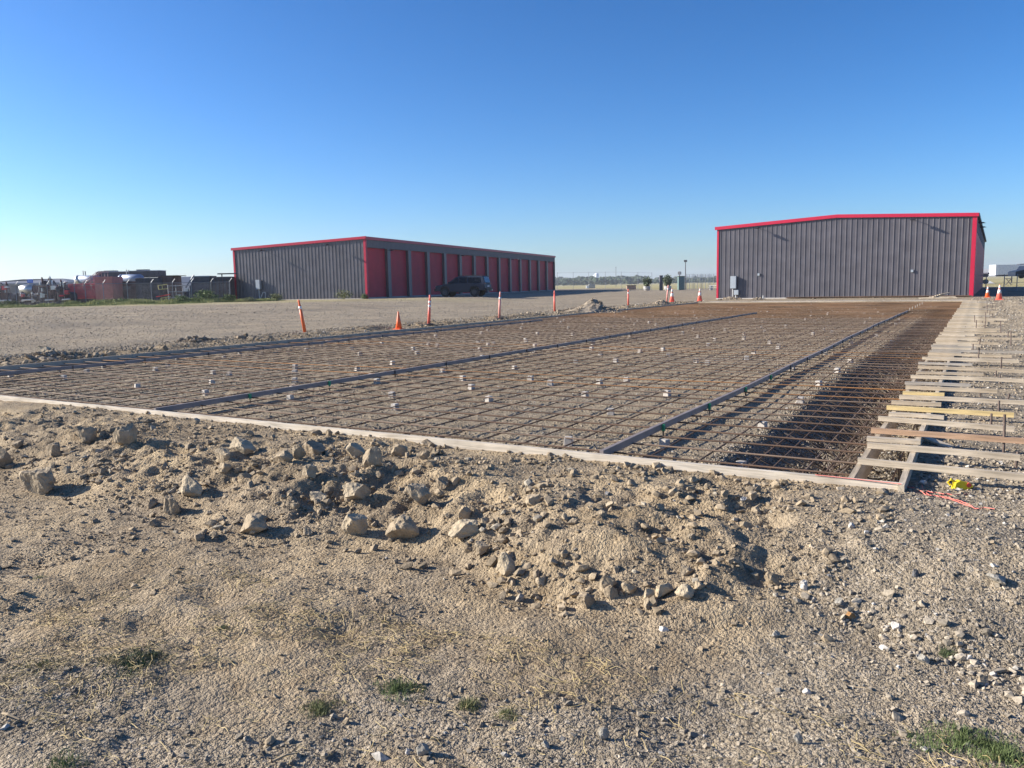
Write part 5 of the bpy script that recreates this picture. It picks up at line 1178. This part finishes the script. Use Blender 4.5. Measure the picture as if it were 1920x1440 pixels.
# coloured frames
YF_ = mat('pale_yellow_paint', (.58, .48, .20), .6); RP = mat('bright_red_paint', (.5, .03, .03), .5)
p = at(298, 560, 81); t = empty('yellow_frame', (p[0], p[1], H1(p[0], p[1])), math.atan2(rt2[1], rt2[0])+.05, 'pale yellow pipe frame with a red beam, standing before the rusty container', 'frame')
b = MB(); b.tube([(0, 0, 1.75), (.9, 0, 1.85)], .045, 6).tube([(.05, 0, 1.35), (.95, 0, 1.42)], .045, 6).tube([(0, 0, 1.75), (.05, 0, 1.35)], .045, 6).tube([(.4, 0, 1.8), (.42, 0, 1.38)], .04, 6).build('top_frame', YF_, t)
MB().tube([(-.25, 0, .62), (1.15, 0, .82)], .06, 6).build('beam', RP, t); MB().tube([(.2, 0, .48), (1.15, 0, .58)], .045, 6).tube([(.2, 0, .5), (.25, 0, 0)], .04, 6).tube([(.7, 0, .52), (.7, 0, 0)], .04, 6).build('lower_frame', YF_, t)
p = at(322, 560, 82); t = empty('pipe_rack', (p[0], p[1], H1(p[0], p[1])), math.atan2(rt2[1], rt2[0]), 'grey pipe rack holding assorted dark fittings right of the yellow frame', 'rack'); b = MB()
for z_ in (.5, 1.1, 1.7): b.tube([(-.3, 0, z_), (1.9, 0, z_)], .04, 6)
for x_ in (-.3, .5, 1.2, 1.9): b.tube([(x_, 0, 0), (x_, 0, 1.8)], .04, 6)
b.build('rack_frame', STEEL, t)
for k in range(7): x_ = random.uniform(-.2, 1.7); z_ = random.choice([.55, 1.15]); MB().box(x_, x_+.3, .02, .4, z_, z_+random.uniform(.2, .4)).build('fitting', random.choice([DK, DKB, SIL]), t)
# white trailer behind
t, L, H_, g = ybox(322, 366, 100, 519, 2.6, WHT, 'white_trailer', 'white box trailer seen between the rusty container and the hopper', 'trailer', z0=1.1); MB().box(.3, L-.3, .3, 2.2, .9, 1.098).build('chassis', DK, t)
for x_ in (.8, 1.8): MB().tube([(x_, .0, .5), (x_, .35, .5)], .5, 14).build('wheel', DK, t)
# far warehouse with blue sign
wl = mat('warehouse_wall', (.27, .28, .31), .7, 0, .06, .1); wr = mat('warehouse_roof', (.15, .16, .19), .6, 0, .08, .1)
D = 170; p = at(-60, 540, D); g = H1(p[0], p[1]); L = (140+60)/FPX*D; t = empty('warehouse', (p[0], p[1], g), math.atan2(rt2[1], rt2[0]), 'long low grey warehouse with a dark roof far behind the machinery at left', 'warehouse'); h0 = CAMH+(hor(40)-531)/FPX*D-g
MB().box(0, L, 0, 20, 0, h0).build('wall', wl, t); MB().add([(-.4, -.4, h0), (L+.4, -.4, h0-.6), (L+.4, 20, h0-.6), (-.4, 20, h0), (-.4, 6, h0+.3), (L*.35, 6, h0+.9), (L*.75, 6, h0+.9), (L+.4, 6, h0-.4)], [(0, 1, 7, 6, 5, 4), (3, 4, 5, 6, 7, 2), (0, 4, 3), (1, 2, 7)]).build('roof', wr, t)
for k in range(3): MB().box(8+k*5, 10.5+k*5, -.03, -.003, .1, 3.).build('door', mat('dark_opening', (.12, .12, .14), .7), t)
D = 150; p = at(52, 540, D); g = H1(p[0], p[1]); t = empty('roadside_sign', (p[0], p[1], g), math.atan2(rt2[1], rt2[0]), 'small bright blue sign panel on posts above the machinery at far left', 'sign'); zt = CAMH+(hor(57)-524)/FPX*D-g
MB().box(0, 1.05, 0, .1, zt-.65, zt).build('panel', mat('sign_blue', (.02, .12, .62), .5), t); MB().box(.15, .45, -.02, -.002, zt-.42, zt-.24).box(.6, .9, -.02, -.002, zt-.42, zt-.24).build('pale_marks', mat('sign_pale', (.3, .45, .8), .5), t)
for x_ in (.2, .85): MB().tube([(x_, .05, 0), (x_, .05, zt-.6)], .05, 6).build('post', STEEL, t)

# ------------------------------------------------------------------ middle distance
def fence2(pxs, D0, D1, name, label, hgt=2.1, rr=.035, mesh=True, slat=False):
    a = at(pxs[0], 545, D0); org_ = np.array([a[0], a[1], H1(a[0], a[1])]); t = empty(name, org_, 0, label, 'fence'); prev = None; w = MB()
    for i, px in enumerate(pxs):
        D = D0+(D1-D0)*i/(len(pxs)-1); p = at(px, 545, D); p[2] = H1(p[0], p[1])
        MB().tube([p-org_, p-org_+np.array([0, 0, hgt])], rr, 5).build('post', STEEL, t)
        if prev is not None:
            for hz in ((hgt-.1, hgt*.5, .1) if mesh else (hgt-.1,)): w.tube([prev-org_+np.array([0, 0, hz]), p-org_+np.array([0, 0, hz])], .015, 4)
            if slat:
                k = int(np.linalg.norm(p-prev)/.42)
                for j in range(k): q_ = prev+(p-prev)*(j+.5)/k-org_; w.tube([q_+np.array([0, 0, .05]), q_+np.array([0, 0, hgt-.1])], .045, 4)
        prev = p
    w.build('rails', STEEL, t); return t
fence2([1045, 1075, 1104, 1135, 1165, 1196, 1222], 150, 150, 'field_fence', 'thin wire fence along the yellow field between the two buildings', 3.3)
fence2([1285, 1300, 1315, 1330, 1346, 1362], 150, 150, 'slatted_fence', 'tall slatted grey fence just left of the right building', 2.9, slat=True)
fence2([1832, 1848, 1882, 1906, 1930, 1956], 75, 75, 'wire_fence', 'wire fence beyond the shade right of the right building', 1.6, .04)
def planter(px, D, hpx, label):
    p = at(px, 540, D); g = H1(p[0], p[1]); t = empty('potted_shrub', (p[0], p[1], g), 0, label, 'potted shrub')
    MB().lathe([(.42, 0), (.6, .3), (.62, .75), (.55, .77)], n=16).build('pot', mat('whitewashed_pot', (.42, .42, .42), .8), t)
    st = MB()
    for k in range(7): a = k*.9; st.tube([(0, 0, 1), (math.cos(a)*.5, math.sin(a)*.5, 1.9)], .03, 4)
    st.build('stems', mat('stem_brown', (.12, .1, .05)), t); n = 900; q = rng.normal(size=(n, 3)); q /= np.linalg.norm(q, axis=1)[:, None]; q *= (rng.random(n)**.45)[:, None]*(1+.3*vn(q[:, 0]*3, q[:, 2]*3+q[:, 1]*2, .7, int(px)))[:, None]
    hh = hpx/FPX*D; P = np.stack([q[:, 0]*(.75+.35*q[:, 2]), q[:, 1]*.9, .75+(hh-.75)*.5+q[:, 2]*(hh-.75)*.62], 1); tri = np.array([(-.35, 0, 0), (.35, 0, 0), (.1, .9, .1), (-.2, .7, -.05)]); V = P[:, None]+np.einsum('nij,kj->nki', rots(n), tri)*(.26*rng.uniform(.5, 1.2, n))[:, None, None]
    raw_mesh('foliage', V.reshape(-1, 3), np.arange(n)[:, None]*4+np.array([[0, 1, 2, 3]]), mat('dusty_green_leaves', (.10, .13, .07), .8, 0, .45, 1.5), t)
planter(1213, 140, 24, 'grey-green shrub in a whitish pot, left one of two by the wire fence'); planter(1252, 138, 27, 'larger grey-green shrub in a whitish pot, right one next to the dark gate post')
def simple(px, D, w, h, d, m, name, label, cat, extra=None, z0=0):
    p = at(px, 545, D); g = H1(p[0], p[1]); t = empty(name, (p[0], p[1], g), math.atan2(rt2[1], rt2[0]), label, cat); MB().box(-w/2, w/2, 0, d, z0, h).build('body', m, t, bevel=.03)
    if extra: extra(t)
    return t
def cap(w, h, d, m): return lambda t: MB().box(-w/2-.05, w/2+.05, -.05, d+.05, h+.003, h+.1).build('lid', m, t)
simple(1240, 140, .55, 2.5, .5, mat('grey_gate_pillar', (.10, .10, .12), .7), 'gate_pillar', 'dark grey pillar standing between the two potted shrubs', 'pillar', cap(.55, 2.5, .5, DK))
simple(1278, 142, 1.1, 2.35, 1.0, mat('green_grey_cabinet', (.13, .20, .19), .6), 'utility_cabinet', 'dark green utility cabinet at the foot of the lamp post', 'cabinet', cap(1.1, 2.35, 1.0, DKG))
simple(1110, 200, 1.6, .95, 1.2, mat('grey_concrete_block', (.36, .36, .35), .9), 'concrete_block', 'grey concrete block standing alone in the yellow field', 'block', cap(1.2, .95, 1.1, CONC))
simple(1102, 198, .7, .6, .6, WHT, 'white_cabinet', 'small white cabinet left of the grey concrete block in the field', 'cabinet', cap(.7, .6, .6, WHT))
simple(1184, 148, 1.7, .72, .5, mat('tan_box', (.44, .30, .22), .8), 'brown_box', 'low tan brown box by the fence behind the red delineator post', 'box', cap(1.7, .72, .5, DKB))
def bench(px, D, label):
    p = at(px, 545, D); g = H1(p[0], p[1]); t = empty('picnic_table', (p[0], p[1], g), 0, label, 'table'); m = mat('pale_bench', (.6, .6, .6), .6); MB().box(-.9, .9, -.4, .4, .72, .78).build('top', m, t)
    for s_ in (-1, 1): MB().box(-.9, .9, s_*.75-.13, s_*.75+.13, .42, .46).build('bench_seat', m, t); MB().box(s_*.6-.05, s_*.6+.05, -.7, .7, 0, .7).build('leg', m, t)
bench(1340, 135, 'pale picnic table at the left corner of the right building')
def lamp(px, ytop, D, label, double=False):
    p = at(px, 545, D); g = H1(p[0], p[1]); zt = CAMH+(hor(px)-ytop)/FPX*D-g; t = empty('lamp_post', (p[0], p[1], g), 0, label, 'lamp post')
    MB().tube([(0, 0, 0), (0, 0, zt-.1)], [.1, .07], 8).build('pole', mat('dark_pole', (.10, .10, .11), .6), t); MB().box(-.24, .24, -.18, .18, zt-.35 if not double else zt-.12, zt).build('lamp_head', LGT, t)
lamp(1285, 488, 145, 'lamp post with a boxy head behind the green cabinet'); lamp(1155, 501, 330, 'thin distant lamp post with a T top over the treeline', True)
p = at(1274, 540, 600); t = empty('radio_mast', (p[0], p[1], 0), 0, 'distant dark mast with equipment on top, left of the lamp post', 'mast'); zt = CAMH+(hor(1274)-509)/FPX*600
MB().tube([(0, 0, 0), (0, 0, zt)], .4, 6).build('mast', mat('dark_pole', (.1, .1, .11)), t); MB().box(-1, 1, -1, 1, zt-2.4, zt-.2).build('antenna_pod', mat('dark_pole', (.1, .1, .11)), t)
p = at(1119, 540, 1500); t = empty('water_tower', (p[0], p[1], 0), 0, 'pale round water tower rising over the treeline', 'water tower'); zt = CAMH+(hor(1119)-512)/FPX*1500; wm = mat('pale_tower_paint', (.66, .70, .74), .6, 0, .05, .05)
MB().lathe([(3.6, 0), (3.6, zt-2), (3.0, zt-.6), (.4, zt)], n=24).build('tank', wm, t, smooth=True); MB().lathe([(1.6, 0), (1.6, zt-3)], c=(-5.5, 0, 0), n=16).build('side_riser', wm, t, smooth=True)
# right side: trailers, truck, picnic table
p = at(1866, 530, 150); zg = H1(p[0], p[1]); zt = CAMH+(hor(1890)-496.5)/FPX*150-zg; zb_ = CAMH+(hor(1890)-515)/FPX*150-zg
t = empty('semi_trailer', (p[0], p[1], zg), math.atan2(rt2[1], rt2[0])-.12, 'white box semi trailer at the right edge beyond the fence', 'trailer'); MB().box(0, 14, 0, 2.6, zb_, zt).build('box', mat('white_trailer_side', (.66, .68, .72), .5), t); MB().box(-.04, .5, -.03, 2.63, zb_-.05, zt+.02).build('front_cap', WHT, t)
MB().box(1, 13.5, .4, 2.2, zb_-.3, zb_-.003).build('chassis', DK, t); MB().box(4.5, 5.2, .6, 2, zt+.003, zt+.12).build('roof_vent', DK, t)
for x_ in (9.5, 10.8): MB().tube([(x_, .0, .5), (x_, .4, .5)], .5, 14).build('wheel', DK, t)
MB().tube([(3., .3, 0), (3., .3, zb_)], .1, 6).build('landing_leg', DK, t)
p = at(1818, 530, 140); zg = H1(p[0], p[1]); t = empty('flatbed_trailer', (p[0], p[1], zg), math.atan2(rt2[1], rt2[0])-.05, 'dark flatbed trailer partly behind the right building corner', 'trailer'); zb_ = CAMH+(hor(1850)-513)/FPX*140-zg
MB().box(0, 3.4, 0, 2.4, zb_-.15, zb_).build('deck', DK, t); MB().prism([(1.5, zb_-.003), (1.65, zb_-.6), (3.1, zb_-.6), (3.4, zb_+.2), (3.3, zb_+.2), (3.1, zb_-.003)], .1, 2.3).build('rear_frame', DK, t)
for x_ in (2.0, 2.8): MB().tube([(x_, -.05, .5), (x_, .35, .5)], .42, 14).build('wheel', mat('tyre_grey', (.06, .06, .065), .8), t)
p = at(1903, 530, 120); zg = H1(p[0], p[1]); t = empty('pickup_truck', (p[0], p[1], zg), math.atan2(rt2[1], rt2[0]), 'dark pickup truck cut by the right edge, behind the fence', 'truck'); z0_ = CAMH+(hor(1910)-521.5)/FPX*120-zg-.0
zo = z0_-.05; TP = mat('navy_car_paint', (.02, .028, .05))
MB().prism([(0, .35), (0, 1.05), (.8, 1.2), (1.2, 1.25), (1.7, 1.85), (3.1, 1.88), (3.4, 1.25), (5.6, 1.2), (5.6, .4), (.1, .35)], 0, 1.9).build('body', TP, t, bevel=.04, xf=lambda V: V+np.array([0, 0, zo])); MB().box(1.75, 3.0, -.012, -.002, 1.35, 1.75).build('side_window', mat('dark_glass', (.01, .01, .02)), t, xf=lambda V: V+np.array([0, 0, zo]))
for x_ in (1.0, 4.4): MB().tube([(x_, -.05, .42), (x_, .3, .42)], .42, 16).build('wheel', mat('tyre_rubber', (.02, .02, .02)), t, xf=lambda V: V+np.array([0, 0, zo]))
p = at(1891, 530, 125); zg = H1(p[0], p[1]); t = empty('cable_spool', (p[0], p[1], zg), 0, 'small dark table-like frame between flatbed and truck', 'frame'); MB().box(-.5, .5, -.3, .3, .95, 1.05).build('top', DK, t); MB().tube([(-.4, 0, .0), (.3, 0, .95)], .06, 6).tube([(.4, 0, .0), (-.3, 0, .95)], .06, 6).build('cross_legs', DK, t)
# pale path on the right
q = [gp(1826, 533.0, .0), gp(1866, 532, .0), gp(1856, 527, .0), gp(1826, 527.5, .0)]
tag(raw_mesh('path', np.array([(a[0], a[1], H1(a[0], a[1])+.03) for a in q]), [(0, 1, 2, 3)], mat('pale_track', (.55, .53, .48), .9)), kind='structure')

# ------------------------------------------------------------------ far treeline and hills
def treeline():
    Vs = []; Fs = []; off = 0; V1, F1 = I1
    for i in range(520):
        px = rng.uniform(1000, 1350); D = rng.uniform(900, 1500); p = at(px, 530, D)
        h = rng.uniform(5, 10)*D/1200*(1.15 if px < 1200 else .8); w = h*rng.uniform(.45, .9)
        for k in range(rng.integers(2, 5)):
            s = w*rng.uniform(.35, .7); c = np.array([p[0]+rng.normal()*w*.5, p[1]+rng.normal()*w*.5, h*rng.uniform(.35, .85)])
            q_ = V1*(1+rng.uniform(-.35, .35, (len(V1), 1)))*s*np.array([1, 1, .8])+c; Vs.append(q_); Fs.append(F1+off); off += len(V1)
    o = raw_mesh('tree_belt', np.concatenate(Vs), np.concatenate(Fs), mat('far_tree_green', (.045, .065, .035), .95, 0, .45, .12)); tag(o, kind='stuff')
treeline()
def ridge(name, px0, px1, D, ys_f, m, thick=300):
    xs2 = np.linspace(px0, px1, 60); V = []; n = len(xs2)
    for px in xs2:
        a = at(px, 530, D); b2 = at(px, 530, D+thick); c2 = at(px, 530, D+2*thick); z = CAMH+(hor(px)-ys_f(px))/FPX*(D+thick)
        V += [(a[0], a[1], -2), (b2[0], b2[1], z), (c2[0], c2[1], -2)]
    F = []
    for i in range(n-1):
        for k in (0, 1): F.append((3*i+k, 3*i+3+k, 3*i+4+k, 3*i+1+k))
    o = raw_mesh(name, V, F, m, smooth=False); tag(o, kind='structure')
ridge('hills', 1230, 1480, 2600, lambda px: 516.5+4*abs((px-1325)/90.)**1.5+.8*float(vn(np.array([px]), np.array([0.]), 12, 3)[0]), mat('hill_dark_scrub', (.10, .12, .10), .95, 0, .3, .01), 500)
ridge('hills', 1700, 2150, 3000, lambda px: 504.5+.5*float(vn(np.array([px]), np.array([0.]), 30, 4)[0])-.006*(px-1840), mat('hill_dry_grass', (.36, .30, .22), .95, 0, .15, .01), 500)

# ------------------------------------------------------------------ haze
hz = MB().box(-3200, 2600, -500, 4300, -4, 60).build('haze', None); hm = bpy.data.materials.new('haze_air'); hm.use_nodes = True; ht = hm.node_tree; ht.nodes.remove(ht.nodes['Principled BSDF'])
hv = ht.nodes.new('ShaderNodeVolumePrincipled'); hv.inputs['Color'].default_value = (.86, .92, 1, 1); hv.inputs['Density'].default_value = .00022; hv.inputs['Anisotropy'].default_value = .2
ht.links.new(hv.outputs[0], ht.nodes['Material Output'].inputs['Volume']); hz.data.materials.append(hm); tag(hz, kind='stuff')
